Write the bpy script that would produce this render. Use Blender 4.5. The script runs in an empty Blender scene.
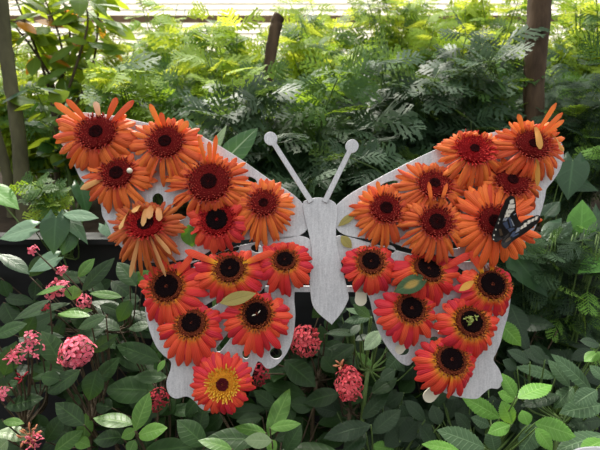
import bpy, math, random
import numpy as np
from mathutils import Vector, Matrix

SC = bpy.context.scene
COL = SC.collection
rng = np.random.default_rng(7)
random.seed(7)
PI = math.pi

# ------------------------------------------------------------------ camera
F_PX = 470.0
EYE = np.array([0.0, 0.0, 1.15])
PITCH = math.radians(12)
FW = np.array([0, math.cos(PITCH), -math.sin(PITCH)])
UP = np.array([0, math.sin(PITCH), math.cos(PITCH)])
RT = np.array([1.0, 0, 0])
D0 = 0.75                      # distance of the butterfly board
S = D0 / F_PX                  # metres per pixel on the board


def at(px, py, d):
    return EYE + d * FW + (px - 300) / F_PX * d * RT + (225 - py) / F_PX * d * UP


cam = bpy.data.cameras.new('camera')
cam.sensor_fit = 'HORIZONTAL'
cam.sensor_width = 36
cam.lens = F_PX / 600 * 36
cam.clip_start = 0.02
cam.dof.use_dof = True
cam.dof.focus_distance = 0.76
cam.dof.aperture_fstop = 7.0
camo = bpy.data.objects.new('camera', cam)
COL.objects.link(camo)
camo.location = EYE
camo.rotation_euler = (PI / 2 - PITCH, 0, 0)
SC.camera = camo


# ------------------------------------------------------------------ materials
def lin(c):
    return tuple((x / 255 / 12.92 if x / 255 <= 0.04045 else ((x / 255 + 0.055) / 1.055) ** 2.4) for x in c[:3]) + (1,)


class NT:
    def __init__(self, name):
        self.m = bpy.data.materials.new(name)
        self.m.use_nodes = True
        self.t = self.m.node_tree
        self.t.nodes.clear()
        self.out = self.n('ShaderNodeOutputMaterial')

    def n(self, typ, **kw):
        x = self.t.nodes.new(typ)
        for k, v in kw.items():
            setattr(x, k, v)
        return x

    def set(self, sock, v):
        if isinstance(v, bpy.types.NodeSocket):
            self.t.links.new(v, sock)
        else:
            sock.default_value = v

    def math(self, op, a, b=0.0, c=None, clamp=False):
        x = self.n('ShaderNodeMath', operation=op, use_clamp=clamp)
        self.set(x.inputs[0], a)
        self.set(x.inputs[1], b)
        if c is not None:
            self.set(x.inputs[2], c)
        return x.outputs[0]

    def mix(self, f, a, b):
        x = self.n('ShaderNodeMix', data_type='RGBA')
        self.set(x.inputs[0], f)
        self.set(x.inputs[6], a)
        self.set(x.inputs[7], b)
        return x.outputs[2]

    def ramp(self, f, stops, interp='LINEAR'):
        x = self.n('ShaderNodeValToRGB')
        x.color_ramp.interpolation = interp
        e = x.color_ramp.elements
        while len(e) < len(stops):
            e.new(0.5)
        for i, (p, c) in enumerate(stops):
            e[i].position = p
            e[i].color = c
        self.set(x.inputs[0], f)
        return x.outputs[0]

    def noise(self, scale, detail=3, vec=None, rough=0.5):
        x = self.n('ShaderNodeTexNoise')
        x.inputs['Scale'].default_value = scale
        x.inputs['Detail'].default_value = detail
        x.inputs['Roughness'].default_value = rough
        if vec is not None:
            self.set(x.inputs['Vector'], vec)
        return x.outputs[0]

    def lf(self):
        a = self.n('ShaderNodeAttribute', attribute_name='lf')
        s = self.n('ShaderNodeSeparateXYZ')
        self.set(s.inputs[0], a.outputs['Vector'])
        return s.outputs[0], s.outputs[1], s.outputs[2]

    def bump(self, h, strength=0.3, dist=0.001):
        b = self.n('ShaderNodeBump')
        b.inputs['Strength'].default_value = strength
        b.inputs['Distance'].default_value = dist
        self.set(b.inputs['Height'], h)
        return b.outputs[0]

    def finish(self, col, rough=0.5, spec=0.5, metal=0.0, normal=None, transl=None, tfac=0.3, sheen=0.0):
        p = self.n('ShaderNodeBsdfPrincipled')
        self.set(p.inputs['Base Color'], col)
        self.set(p.inputs['Roughness'], rough)
        p.inputs['Specular IOR Level'].default_value = spec
        self.set(p.inputs['Metallic'], metal)
        if normal is not None:
            self.set(p.inputs['Normal'], normal)
        o = p.outputs[0]
        if transl is not None:
            t = self.n('ShaderNodeBsdfTranslucent')
            self.set(t.inputs[0], transl)
            mx = self.n('ShaderNodeMixShader')
            mx.inputs[0].default_value = tfac
            self.t.links.new(o, mx.inputs[1])
            self.t.links.new(t.outputs[0], mx.inputs[2])
            o = mx.outputs[0]
        self.t.links.new(o, self.out.inputs[0])
        return self.m


def leaf_mat(name, ca, cb, vein, tcol, tfac=0.3, rough=0.4, spec=0.5, nv=7, vs=0.35, blotch=0.25, bump=0.18):
    k = NT(name)
    u, v, r = k.lf()
    a = k.math('ABSOLUTE', v)
    mid = k.math('SUBTRACT', 1.0, k.math('DIVIDE', a, 0.09), clamp=True)
    w = k.math('SUBTRACT', k.math('MULTIPLY', u, float(nv)), k.math('MULTIPLY', a, 1.1))
    tri = k.math('PINGPONG', w, 0.5)
    side = k.math('SUBTRACT', 1.0, k.math('MULTIPLY', tri, 7.0), clamp=True)
    base = k.mix(r, lin(ca), lin(cb))
    nz = k.noise(45.0, 4)
    base = k.mix(k.math('MULTIPLY', k.math('SUBTRACT', nz, 0.42, clamp=True), blotch * 4, clamp=True), base, lin([x * 0.72 for x in ca]))
    vm = k.math('MAXIMUM', k.math('MULTIPLY', mid, 0.75), k.math('MULTIPLY', side, vs))
    c = k.mix(vm, base, lin(vein))
    h = k.math('MULTIPLY', k.math('MAXIMUM', side, mid), -1.0)
    nb = k.bump(h, bump, 0.0016)
    t = k.mix(r, lin(tcol), lin([min(255, x * 1.12) for x in tcol]))
    return k.finish(c, rough + .06, spec * .55, normal=nb, transl=t, tfac=tfac)


def fern_mat(name, ca, cb, tcol, tfac=0.35, rough=0.5, spec=0.5):
    k = NT(name)
    u, v, r = k.lf()
    c = k.mix(r, lin(ca), lin(cb))
    t = k.mix(r, lin(tcol), lin([min(255, x * 1.1) for x in tcol]))
    return k.finish(c, rough + .14, spec * .55, transl=t, tfac=tfac)


def plain(name, ca, cb=None, rough=0.6, spec=0.4, scale=30, bump=0.0, metal=0.0, tcol=None, tfac=0.3, stretch=None):
    k = NT(name)
    tc = k.n('ShaderNodeTexCoord')
    vec = tc.outputs['Object']
    if stretch:
        mp = k.n('ShaderNodeMapping')
        mp.inputs['Scale'].default_value = stretch
        k.set(mp.inputs[0], vec)
        vec = mp.outputs[0]
    nz = k.noise(scale, 5, vec, 0.6)
    f = k.math('MULTIPLY', k.math('SUBTRACT', nz, 0.3), 2.5, clamp=True)
    c = k.mix(f, lin(ca), lin(cb or ca))
    return k.finish(c, rough, spec, metal, k.bump(nz, bump, 0.004) if bump else None, lin(tcol) if tcol else None, tfac)


def petal_mat(name, stops, tfac=0.13):
    k = NT(name)
    u, v, r = k.lf()
    c = k.ramp(u, [(p, lin(x)) for p, x in stops])
    rr = k.math('SUBTRACT', r, 0.5)
    hs = k.n('ShaderNodeHueSaturation')
    k.set(hs.inputs['Hue'], k.math('ADD', 0.5, k.math('MULTIPLY', rr, 0.022)))
    k.set(hs.inputs['Value'], k.math('ADD', 1.0, k.math('MULTIPLY', rr, 0.34)))
    k.set(hs.inputs['Color'], c)
    line = k.math('PINGPONG', k.math('ADD', k.math('MULTIPLY', v, 2.5), 0.5), 0.5)
    g = k.math('MULTIPLY', k.math('SUBTRACT', 0.5, line), 0.5, clamp=True)
    c2 = k.mix(g, hs.outputs[0], lin([x * 0.72 for x in stops[-1][1]]))  # shade between petals painted in as darker edges and ribs
    nb = k.bump(line, 0.5, 0.0014)
    return k.finish(c2, 0.5, 0.25, normal=nb, transl=c2, tfac=tfac)


M = {}
M['ixora'] = leaf_mat('ixora_leaf', (22, 44, 18), (36, 64, 26), (58, 88, 42), (120, 165, 40), 0.12, 0.38, 0.4)
M['ixora_young'] = leaf_mat('young_ixora_leaf', (60, 98, 36), (84, 126, 48), (118, 154, 78), (150, 190, 50), 0.22, 0.36, 0.55)
M['ixora_pale'] = leaf_mat('pale_ixora_leaf', (112, 136, 92), (134, 156, 112), (158, 176, 134), (160, 190, 90), 0.18, 0.35, 0.6)
M['heart'] = leaf_mat('heart_leaf', (28, 60, 34), (42, 78, 44), (64, 100, 62), (110, 160, 50), 0.14, 0.36, 0.6, nv=4, vs=0.12)
M['heart_sheen'] = leaf_mat('sheen_heart_leaf', (92, 122, 96), (112, 142, 112), (130, 156, 126), (110, 160, 60), 0.12, 0.36, 0.6, nv=4, vs=0.12)  # heart leaf made paler, its sheen put into the colour
M['heart_lime'] = leaf_mat('lime_heart_leaf', (72, 122, 48), (86, 138, 54), (108, 160, 76), (140, 190, 40), 0.2, 0.4, 0.5, nv=4, vs=0.12)
M['serr'] = leaf_mat('serrated_leaf', (50, 76, 50), (72, 100, 66), (104, 132, 94), (120, 165, 50), 0.16, 0.42, 0.5, nv=9, vs=0.5, bump=0.3)
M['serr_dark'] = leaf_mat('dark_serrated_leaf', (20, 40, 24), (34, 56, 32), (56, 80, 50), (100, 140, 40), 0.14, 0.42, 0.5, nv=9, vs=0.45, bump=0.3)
M['serr_lime'] = leaf_mat('lime_serrated_leaf', (78, 124, 48), (100, 150, 62), (134, 176, 92), (160, 205, 50), 0.25, 0.4, 0.45, nv=9, vs=0.5, bump=0.3)
M['serr_under'] = leaf_mat('pale_serrated_leaf', (150, 176, 140), (168, 192, 156), (186, 204, 170), (160, 205, 90), 0.2, 0.5, 0.4, nv=9, vs=0.4)
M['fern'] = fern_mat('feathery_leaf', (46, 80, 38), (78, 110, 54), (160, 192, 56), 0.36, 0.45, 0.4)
M['fern_shade'] = fern_mat('shaded_feathery_leaf', (30, 54, 34), (62, 88, 60), (120, 150, 60), 0.22, 0.42, 0.5)  # same feathery leaf, with shade put into a darker, greyer colour
M['fern_backlit'] = fern_mat('backlit_feathery_leaf', (110, 142, 46), (150, 178, 66), (214, 222, 76), 0.5, 0.5, 0.4)  # same feathery leaf, with backlight put into a brighter yellow-green
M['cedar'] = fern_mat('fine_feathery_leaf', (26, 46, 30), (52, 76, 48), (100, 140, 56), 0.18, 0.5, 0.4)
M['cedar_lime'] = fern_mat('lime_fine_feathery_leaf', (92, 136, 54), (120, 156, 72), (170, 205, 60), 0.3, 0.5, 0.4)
M['broad'] = leaf_mat('broad_leaf', (56, 88, 42), (90, 122, 50), (116, 146, 70), (188, 208, 56), 0.45, 0.45, 0.45, nv=5, vs=0.15)
M['orange_leaf'] = leaf_mat('withered_leaf', (170, 104, 30), (196, 128, 36), (200, 150, 70), (230, 150, 40), 0.45, 0.5, 0.4)
M['dry_leaf'] = leaf_mat('fallen_leaf', (158, 146, 84), (178, 166, 100), (130, 120, 70), (190, 170, 80), 0.15, 0.55, 0.35, vs=0.2)
M['vari'] = leaf_mat('striped_leaf', (36, 76, 34), (46, 88, 42), (170, 190, 150), (130, 180, 60), 0.2, 0.35, 0.6, nv=6, vs=0.1)
def spotted():
    m = leaf_mat('spotted_leaf', (62, 92, 58), (70, 100, 62), (104, 130, 84), (110, 150, 60), 0.12, 0.42, 0.5, nv=6, vs=.15)
    k = NT.__new__(NT)
    k.m, k.t = m, m.node_tree
    p = [x for x in k.t.nodes if x.type == 'BSDF_PRINCIPLED'][0]
    old = p.inputs['Base Color'].links[0].from_socket
    u, v, r = k.lf()
    du = k.math('MULTIPLY', k.math('SUBTRACT', u, .48), 2.0)
    d = k.math('SQRT', k.math('ADD', k.math('MULTIPLY', du, du), k.math('MULTIPLY', v, v)))
    d = k.math('ADD', d, k.math('MULTIPLY', k.math('SUBTRACT', k.noise(380, 3), .5), .5))
    f = k.math('MULTIPLY', k.math('SUBTRACT', .5, d), 5.0, clamp=True)
    k.set(p.inputs['Base Color'], k.mix(f, old, lin((168, 140, 70))))
    return m


M['spotted'] = spotted()
M['stem_green'] = plain('green_stem', (84, 112, 56), (104, 128, 70), 0.5, scale=60)
M['stem_brown'] = plain('woody_stem', (62, 52, 40), (92, 78, 58), 0.75, scale=60, bump=0.4)
M['bark'] = plain('bark', (42, 32, 25), (96, 78, 60), 0.85, 0.2, 26, 0.9, stretch=(1, 1, 0.18))
M['bark_green'] = plain('greenish_bark', (64, 62, 46), (98, 96, 70), 0.85, 0.2, 18, 0.8, stretch=(1, 1, 0.3))
M['soil'] = plain('soil', (26, 20, 16), (52, 42, 32), 0.95, 0.1, 14, 0.8)
M['planter'] = plain('black_planter', (24, 25, 27), (36, 38, 40), 0.55, 0.3, 9, 0.2)
M['rail'] = plain('brown_rail', (110, 84, 62), (140, 112, 84), 0.7, scale=12)
M['slat'] = plain('pale_slat', (226, 220, 204), (240, 236, 224), 0.6, 0.3, 6, tcol=(252, 246, 230), tfac=0.7)
M['tab'] = plain('cream_plastic', (226, 220, 196), (236, 230, 208), 0.4, 0.5, 20)
M['white'] = plain('white_plate', (222, 222, 226), (232, 232, 236), 0.4, 0.5, 20)


def sign_mat():
    k = NT('grey_painted_metal')
    tc = k.n('ShaderNodeTexCoord')
    ob = tc.outputs['Object']
    mp = k.n('ShaderNodeMapping')
    mp.inputs['Scale'].default_value = (260, 30, 40)
    mp.inputs['Rotation'].default_value = (0, 0, 0.12)
    k.set(mp.inputs[0], ob)
    streak = k.noise(1.0, 5, mp.outputs[0], 0.7)
    speck = k.noise(420, 3, ob, 0.7)
    cloud = k.noise(14, 3, ob)
    f = k.math('ADD', k.math('MULTIPLY', streak, 0.5), k.math('ADD', k.math('MULTIPLY', speck, 0.5), k.math('MULTIPLY', cloud, 0.35)))
    c = k.ramp(f, [(0.36, lin((158, 158, 162))), (0.6, lin((194, 194, 198))), (0.8, lin((220, 220, 223)))])
    return k.finish(c, 0.42, 0.5, 0.15, k.bump(speck, 0.15, 0.0004))


M['sign'] = sign_mat()
M['petal_orange'] = petal_mat('orange_petals', [(0.0, (196, 60, 30)), (0.25, (240, 110, 54)), (0.8, (246, 122, 64)), (1.0, (234, 102, 56))])
M['petal_fresh'] = petal_mat('bright_orange_petals', [(0.0, (214, 60, 36)), (0.25, (250, 106, 52)), (0.8, (254, 118, 60)), (1.0, (248, 108, 54))])
M['petal_red'] = petal_mat('scarlet_petals', [(0.0, (252, 180, 44)), (0.12, (248, 136, 44)), (0.22, (242, 88, 54)), (0.36, (243, 72, 60)), (1.0, (236, 64, 58))])
M['petal_crimson'] = petal_mat('crimson_petals', [(0.0, (190, 36, 34)), (0.3, (236, 66, 56)), (1.0, (238, 76, 66))])
M['petal_flame'] = petal_mat('flame_petals', [(0.0, (252, 196, 50)), (0.17, (250, 160, 46)), (0.3, (246, 106, 52)), (0.46, (243, 72, 60)), (1.0, (236, 64, 58))])
M['petal_wilt'] = petal_mat('wilted_petals', [(0.0, (170, 60, 34)), (0.4, (206, 96, 50)), (1.0, (214, 112, 62))])
M['petal_tan'] = petal_mat('faded_petals', [(0.0, (196, 116, 60)), (0.4, (226, 160, 96)), (1.0, (232, 178, 116))])
M['petal_yellow'] = petal_mat('yellow_petals', [(0.0, (220, 150, 60)), (1.0, (236, 180, 90))])
M['petal_pinkish'] = petal_mat('pale_pink_petal', [(0.0, (236, 150, 110)), (1.0, (248, 200, 176))])


def floret_mat(name, a, b, tip):
    k = NT(name)
    u, v, r = k.lf()
    c = k.mix(r, lin(a), lin(b))
    c = k.mix(k.math('MULTIPLY', k.math('SUBTRACT', u, 0.55, clamp=True), 1.6), c, lin(tip))
    return k.finish(c, 0.8, 0.06, transl=c, tfac=0.12)


M['ring_maroon'] = floret_mat('maroon_florets', (84, 16, 18), (160, 36, 32), (206, 104, 82))
M['ring_red'] = floret_mat('red_florets', (118, 16, 22), (182, 34, 34), (216, 80, 70))
M['ring_brown'] = floret_mat('brown_florets', (98, 44, 30), (134, 62, 40), (206, 120, 60))
M['ring_yellow'] = floret_mat('yellow_florets', (200, 120, 34), (226, 176, 52), (238, 206, 90))
M['core'] = floret_mat('dark_disc', (16, 7, 9), (30, 12, 14), (48, 20, 20))
M['core_soft'] = floret_mat('soft_dark_disc', (26, 8, 10), (58, 14, 16), (96, 26, 26))
M['core_maroon'] = floret_mat('maroon_disc', (70, 18, 24), (104, 30, 34), (130, 50, 50))
M['sepal'] = plain('green_sepal', (70, 100, 50), (90, 120, 60), 0.5, scale=80)
M['ixo_pink'] = floret_mat('pink_florets', (222, 96, 118), (242, 128, 146), (248, 160, 172))
M['ixo_coral'] = floret_mat('coral_florets', (204, 72, 82), (228, 96, 104), (238, 128, 132))
M['ixo_dim'] = floret_mat('dull_red_florets', (140, 40, 52), (168, 54, 64), (180, 74, 80))
M['ixo_bud'] = floret_mat('bud_florets', (176, 116, 84), (206, 140, 104), (232, 150, 140))
M['moss'] = floret_mat('dry_green_bits', (150, 170, 86), (186, 196, 116), (206, 210, 140))


# ------------------------------------------------------------------ mesh builder
class MB:
    def __init__(self):
        self.v, self.q, self.t, self.a = [], [], [], []
        self.qm, self.tm = [], []
        self.n = 0

    def add(self, v, quads=None, tris=None, lf=None, mi=0):
        v = np.asarray(v, float).reshape(-1, 3)
        if lf is None:
            lf = np.zeros((len(v), 3))
            lf[:, 2] = rng.random()
        self.v.append(v)
        self.a.append(np.asarray(lf, float).reshape(-1, 3))
        if quads is not None and len(quads):
            qd = np.asarray(quads, int) + self.n
            self.q.append(qd)
            self.qm.append(np.full(len(qd), mi))
        if tris is not None and len(tris):
            td = np.asarray(tris, int) + self.n
            self.t.append(td)
            self.tm.append(np.full(len(td), mi))
        self.n += len(v)

    def grid(self, P, lf=None, mi=0, close_v=False):
        """P: (nu, nv, 3)"""
        nu, nv = P.shape[:2]
        i, j = np.meshgrid(np.arange(nu - 1), np.arange(nv - (0 if close_v else 1)), indexing='ij')
        j2 = (j + 1) % nv
        q = np.stack([i * nv + j, (i + 1) * nv + j, (i + 1) * nv + j2, i * nv + j2], -1).reshape(-1, 4)
        self.add(P.reshape(-1, 3), q, None, None if lf is None else lf.reshape(-1, 3), mi)

    def tube(self, pts, r, n=7, cap=True, lf=None):
        pts = np.asarray(pts, float)
        r = np.broadcast_to(np.asarray(r, float), (len(pts),))
        tg = np.gradient(pts, axis=0)
        tg /= np.linalg.norm(tg, axis=1)[:, None] + 1e-12
        ref = np.array([0.31, 0.2, 0.93]) if abs(tg[0][2]) < 0.9 else np.array([1.0, 0.1, 0])
        rings = []
        ang = np.linspace(0, 2 * PI, n, endpoint=False)
        for p, t, rr in zip(pts, tg, r):
            a = np.cross(t, ref)
            a /= np.linalg.norm(a) + 1e-12
            b = np.cross(t, a)
            rings.append(p + rr * (np.cos(ang)[:, None] * a + np.sin(ang)[:, None] * b))
        P = np.array(rings)
        if cap:
            P = np.concatenate([np.repeat(pts[:1][:, None], n, 1), P, np.repeat(pts[-1:][:, None], n, 1)], 0)
        L = np.zeros(P.shape)
        L[:, :, 0] = np.linspace(0, 1, len(P))[:, None]
        L[:, :, 2] = rng.random()
        self.grid(P, L, close_v=True)

    def build(self, name, mats, parent=None, loc=None, smooth=True):
        me = bpy.data.meshes.new(name)
        V = np.concatenate(self.v)
        A = np.concatenate(self.a)
        origin = np.zeros(3) if loc is None else np.asarray(loc, float)
        V = V - origin
        nq = sum(len(x) for x in self.q)
        nt = sum(len(x) for x in self.t)
        loops, starts, mi = [], [], []
        if nq:
            loops.append(np.concatenate(self.q).reshape(-1))
            starts.append(np.arange(nq) * 4)
            mi.append(np.concatenate(self.qm))
        if nt:
            loops.append(np.concatenate(self.t).reshape(-1))
            starts.append(nq * 4 + np.arange(nt) * 3)
            mi.append(np.concatenate(self.tm))
        loops = np.concatenate(loops)
        starts = np.concatenate(starts)
        mi = np.concatenate(mi)
        me.vertices.add(len(V))
        me.vertices.foreach_set('co', V.astype(np.float32).ravel())
        me.loops.add(len(loops))
        me.loops.foreach_set('vertex_index', loops.astype(np.int32))
        me.polygons.add(len(starts))
        me.polygons.foreach_set('loop_start', starts.astype(np.int32))
        me.polygons.foreach_set('material_index', mi.astype(np.int32))
        me.polygons.foreach_set('use_smooth', np.full(len(starts), smooth))
        me.update(calc_edges=True)
        me.validate()
        at_ = me.attributes.new('lf', 'FLOAT_VECTOR', 'POINT')
        if len(me.vertices) == len(A):
            at_.data.foreach_set('vector', A.astype(np.float32).ravel())
        for m in (mats if isinstance(mats, (list, tuple)) else [mats]):
            me.materials.append(m)
        o = bpy.data.objects.new(name, me)
        COL.objects.link(o)
        if parent is not None:
            o.parent = parent
        elif loc is not None:
            o.location = loc
        return o


def empty(name, loc=(0, 0, 0), rot=None):
    o = bpy.data.objects.new(name, None)
    o.empty_display_size = 0.02
    COL.objects.link(o)
    o.location = loc
    if rot is not None:
        o.rotation_euler = rot
    return o


def tag(o, label=None, cat=None, group=None, kind=None):
    if label:
        o['label'] = label
    if cat:
        o['category'] = cat
    if group:
        o['group'] = group
    if kind:
        o['kind'] = kind
    return o


def box(mb, c, s, mi=0):
    c, s = np.array(c, float), np.array(s, float) / 2
    v = np.array([[x, y, z] for x in (-1, 1) for y in (-1, 1) for z in (-1, 1)]) * s + c
    mb.add(v, [(0, 1, 3, 2), (4, 6, 7, 5), (0, 4, 5, 1), (2, 3, 7, 6), (0, 2, 6, 4), (1, 5, 7, 3)], mi=mi)


def unit(v):
    v = np.asarray(v, float)
    return v / (np.linalg.norm(v) + 1e-12)


def spline(pts, n=10, closed=True):
    p = np.asarray(pts, float)
    N = len(p)
    out = []
    for i in range(N if closed else N - 1):
        if closed:
            a, b, c, d = p[(i - 1) % N], p[i], p[(i + 1) % N], p[(i + 2) % N]
        else:
            a, b, c, d = p[max(i - 1, 0)], p[i], p[i + 1], p[min(i + 2, N - 1)]
        for t in np.linspace(0, 1, n, endpoint=False):
            out.append(0.5 * (2 * b + (c - a) * t + (2 * a - 5 * b + 4 * c - d) * t * t + (3 * b - a - 3 * c + d) * t ** 3))
    if not closed:
        out.append(p[-1])
    return np.array(out)


# ------------------------------------------------------------------ the butterfly board
SIGN_ROT = (PI / 2 - PITCH, 0, 0)
SIGN_O = at(300, 225, D0)


def sp(px, py, z=0.0):
    """pixel offset on the board -> local coordinates on the board (metres)"""
    return np.array([(px - 300) * S, (225 - py) * S, z])


def plate(name, outline, holes, z, parent, thick=0.0022, smooth=True, n=8):
    cu = bpy.data.curves.new(name, 'CURVE')
    cu.dimensions = '2D'
    cu.fill_mode = 'BOTH'
    cu.extrude = thick / 2
    cu.bevel_depth = 0.0005
    cu.bevel_resolution = 1
    rings = [spline(outline, n) if smooth else np.array(outline, float)] + [np.array(h, float) for h in holes]
    for r in rings:
        s_ = cu.splines.new('POLY')
        s_.points.add(len(r) - 1)
        for p, xy in zip(s_.points, r):
            q = sp(*xy)
            p.co = (q[0], q[1], 0, 1)
        s_.use_cyclic_u = True
    tmp = bpy.data.objects.new(name, cu)
    COL.objects.link(tmp)
    dg = bpy.context.evaluated_depsgraph_get()
    me = bpy.data.meshes.new_from_object(tmp.evaluated_get(dg))
    bpy.data.objects.remove(tmp)
    bpy.data.curves.remove(cu)
    me.name = name
    me.materials.clear()
    me.materials.append(M['sign'])
    o = bpy.data.objects.new(name, me)
    COL.objects.link(o)
    o.parent = parent
    o.location = (0, 0, z)
    return o


def oval(cx, cy, rx, ry, rot=0.0, n=20):
    a = np.linspace(0, 2 * PI, n, endpoint=False)
    x, y = rx * np.cos(a), ry * np.sin(a)
    c, s = math.cos(rot), math.sin(rot)
    return np.stack([cx + x * c - y * s, cy + x * s + y * c], 1)


def slot(x0, y0, x1, y1, w):
    d = unit([x1 - x0, y1 - y0])
    n = np.array([-d[1], d[0]]) * w / 2
    a, b = np.array([x0, y0]), np.array([x1, y1])
    return np.array([a - n, a - d * w * .4, a + n, b + n, b + d * w * .4, b - n])


sign = empty('butterfly_board', SIGN_O, SIGN_ROT)
tag(sign, 'grey metal butterfly shaped board covered with orange and red gerberas', 'sign')

plate('upper_wing', [(60, 140), (62, 126), (70, 117), (82, 113), (112, 116), (136, 121), (164, 127), (190, 132), (212, 142), (240, 159), (270, 180),
                     (292, 194), (304, 206), (309, 218), (307, 229), (297, 236), (280, 239), (250, 239), (222, 244), (200, 256), (178, 260), (150, 262), (128, 252),
                     (114, 238), (109, 226), (103, 216), (101, 204), (94, 192), (82, 180), (75, 166), (68, 152)],
      [oval(252, 180, 6, 2.6, 0.5), oval(158, 200, 6, 7), oval(181, 209, 9, 12, .3), oval(150, 165, 5, 6), oval(238, 226, 5, 7), oval(206, 228, 6, 5), oval(110, 150, 5, 5), oval(191, 236, 6, 8)], 0, sign)
plate('upper_wing', [(333, 217), (335, 208), (345, 198), (357, 190), (370, 183), (410, 162), (450, 144), (487, 134), (512, 130), (540, 132), (558, 140), (563, 152), (560, 168),
                     (553, 180), (546, 189), (544, 199), (539, 216), (530, 236), (516, 247), (490, 254), (450, 256), (412, 249), (384, 240), (362, 238), (346, 235), (337, 229)],
      [oval(389, 184.5, 10, 3.2, -.3), oval(460, 172, 7, 5), oval(412, 204, 5, 8), oval(465, 205, 5, 8), oval(500, 166, 5, 4), oval(455, 245, 6, 4)], 0, sign)
plate('lower_wing', [(240, 246), (262, 241), (290, 236), (307, 238), (314, 248), (312, 262), (304, 273), (296, 284), (294, 298), (295, 316), (293, 335), (289, 348), (283, 358), (275, 366),
                     (267, 368), (261, 362), (257, 362), (253, 372), (249, 382), (240, 392), (228, 400), (214, 409), (203, 409), (195, 401), (187, 396), (176, 398), (169, 393), (167, 382),
                     (171, 369), (171, 361), (163, 354), (156, 345), (150, 330), (146, 312), (146, 295), (150, 280), (160, 270), (180, 263), (200, 260), (222, 252)],
      [oval(257, 248.5, 6.5, 4.2, .15), oval(276, 353, 6.5, 6), slot(178, 271, 238, 248, 5), slot(196, 314, 246, 284, 6), slot(218, 350, 272, 282, 6), oval(246, 354, 4, 5), oval(222, 300, 4, 4)], 0, sign)
plate('lower_wing', [(334.5, 243), (338, 236), (352, 238), (380, 246), (410, 254), (450, 262), (482, 262), (504, 272), (510, 290), (508, 312), (503, 330), (500, 342), (496, 352), (493, 360), (499, 370),
                     (502, 381), (498, 388), (490, 388), (483, 393), (477, 398), (468, 398), (456, 396), (440, 390), (428, 378), (421, 366), (419, 358), (416, 357), (412, 362), (407, 365),
                     (398, 360), (386, 345), (378, 329), (373, 313), (369, 297), (360, 284), (348, 268), (338, 258)],
      [oval(389, 249.5, 6.5, 4.5, .2), oval(402, 349.5, 7.5, 6, .2), oval(434, 339, 4.5, 3), slot(448, 263, 482, 285, 5), slot(420, 281, 438, 330, 4), oval(427, 351, 4.5, 4), slot(452, 300, 464, 345, 5)], 0, sign)
plate('body', [(303, 204), (309, 200), (318, 198), (329, 200), (336, 205), (337, 215), (335.5, 228), (336, 240), (339, 256), (344, 277), (348, 295), (347, 301), (341, 312),
               (332, 323), (331, 323), (320, 314), (313, 305), (310.5, 291), (310, 275), (312, 255), (310, 238), (306, 222)], [], 0.0032, sign, n=4)
for (x0, y0, x1, y1, rx, ry, rot) in ((311, 202, 271, 139.5, 7, 6.2, .5), (324.5, 202, 351.5, 147, 6.8, 5.8, -.4)):
    an = empty('antenna', (0, 0, 0))
    bpy.data.objects.remove(an)
    d = unit([x1 - x0, y1 - y0])
    n_ = np.array([-d[1], d[0]])
    a, b = np.array([x0, y0], float), np.array([x1, y1], float)
    base_ang = math.atan2(d[1], d[0])
    arc = []
    for t in np.linspace(PI - .36, -PI + .36, 22):
        v = np.array([math.cos(t + PI), math.sin(t + PI)])
        v = d * math.cos(t) * 6.6 + n_ * math.sin(t) * 6.2
        arc.append(b + v)
    out = [a - n_ * 2.5, a + n_ * 2.5] + arc
    plate('antenna', out, [], 0.0062, sign, smooth=False)
for x in (262, 372):
    mb = MB()
    a = sp(x, 250, -0.004)
    box(mb, a + np.array([0, 0, -.155]), (0.012, 0.012, 0.31))
    mb.build('bracket', M['sign'], sign, smooth=False)
mb = MB()
a = sp(324, 289.5, -0.0085)
box(mb, a, (0.19, 0.009, 0.009))
mb.build('crossbar', M['sign'], sign, smooth=False)


# ------------------------------------------------------------------ gerberas
def ell(th, ext):
    l, r, u, d = ext
    c, s = math.cos(th), math.sin(th)
    rx = r if c >= 0 else l
    ry = u if s >= 0 else d
    return 1 / math.sqrt((c / rx) ** 2 + (s / ry) ** 2)


def petal_strip(mb, p0, p1, p2, w, roll, cup, side0, nu=8, twist=0.0, tipw=0.5):
    t = np.linspace(0, 1, nu)[:, None]
    C = (1 - t) ** 2 * p0 + 2 * t * (1 - t) * p1 + t * t * p2
    T = 2 * (1 - t) * (p1 - p0) + 2 * t * (p2 - p1)
    T /= np.linalg.norm(T, axis=1)[:, None] + 1e-9
    sd = side0 - (T * (T @ side0)[:, None])
    sd /= np.linalg.norm(sd, axis=1)[:, None] + 1e-9
    N = np.cross(T, sd)
    flip = np.sign((N[:, 2]).mean()) or 1
    rl = (roll + twist * t[:, 0])[:, None]
    sd2 = sd * np.cos(rl) + N * np.sin(rl)
    N2 = np.cross(T, sd2) * flip
    prof = np.interp(t[:, 0], [0, .12, .35, .65, .85, .95, 1], [.34, .55, .85, 1, .95, .74, .3])
    vs_ = np.array([-1, -.5, 0, .5, 1])
    P = C[:, None] + sd2[:, None] * (vs_[None, :, None] * (prof * w / 2)[:, None, None]) - N2[:, None] * (cup * w * (vs_ ** 2)[None, :, None] * prof[:, None, None])
    L = np.zeros(P.shape)
    L[..., 0] = t
    L[..., 1] = vs_[None]
    L[..., 2] = rng.random()
    mb.grid(P, L)


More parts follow.
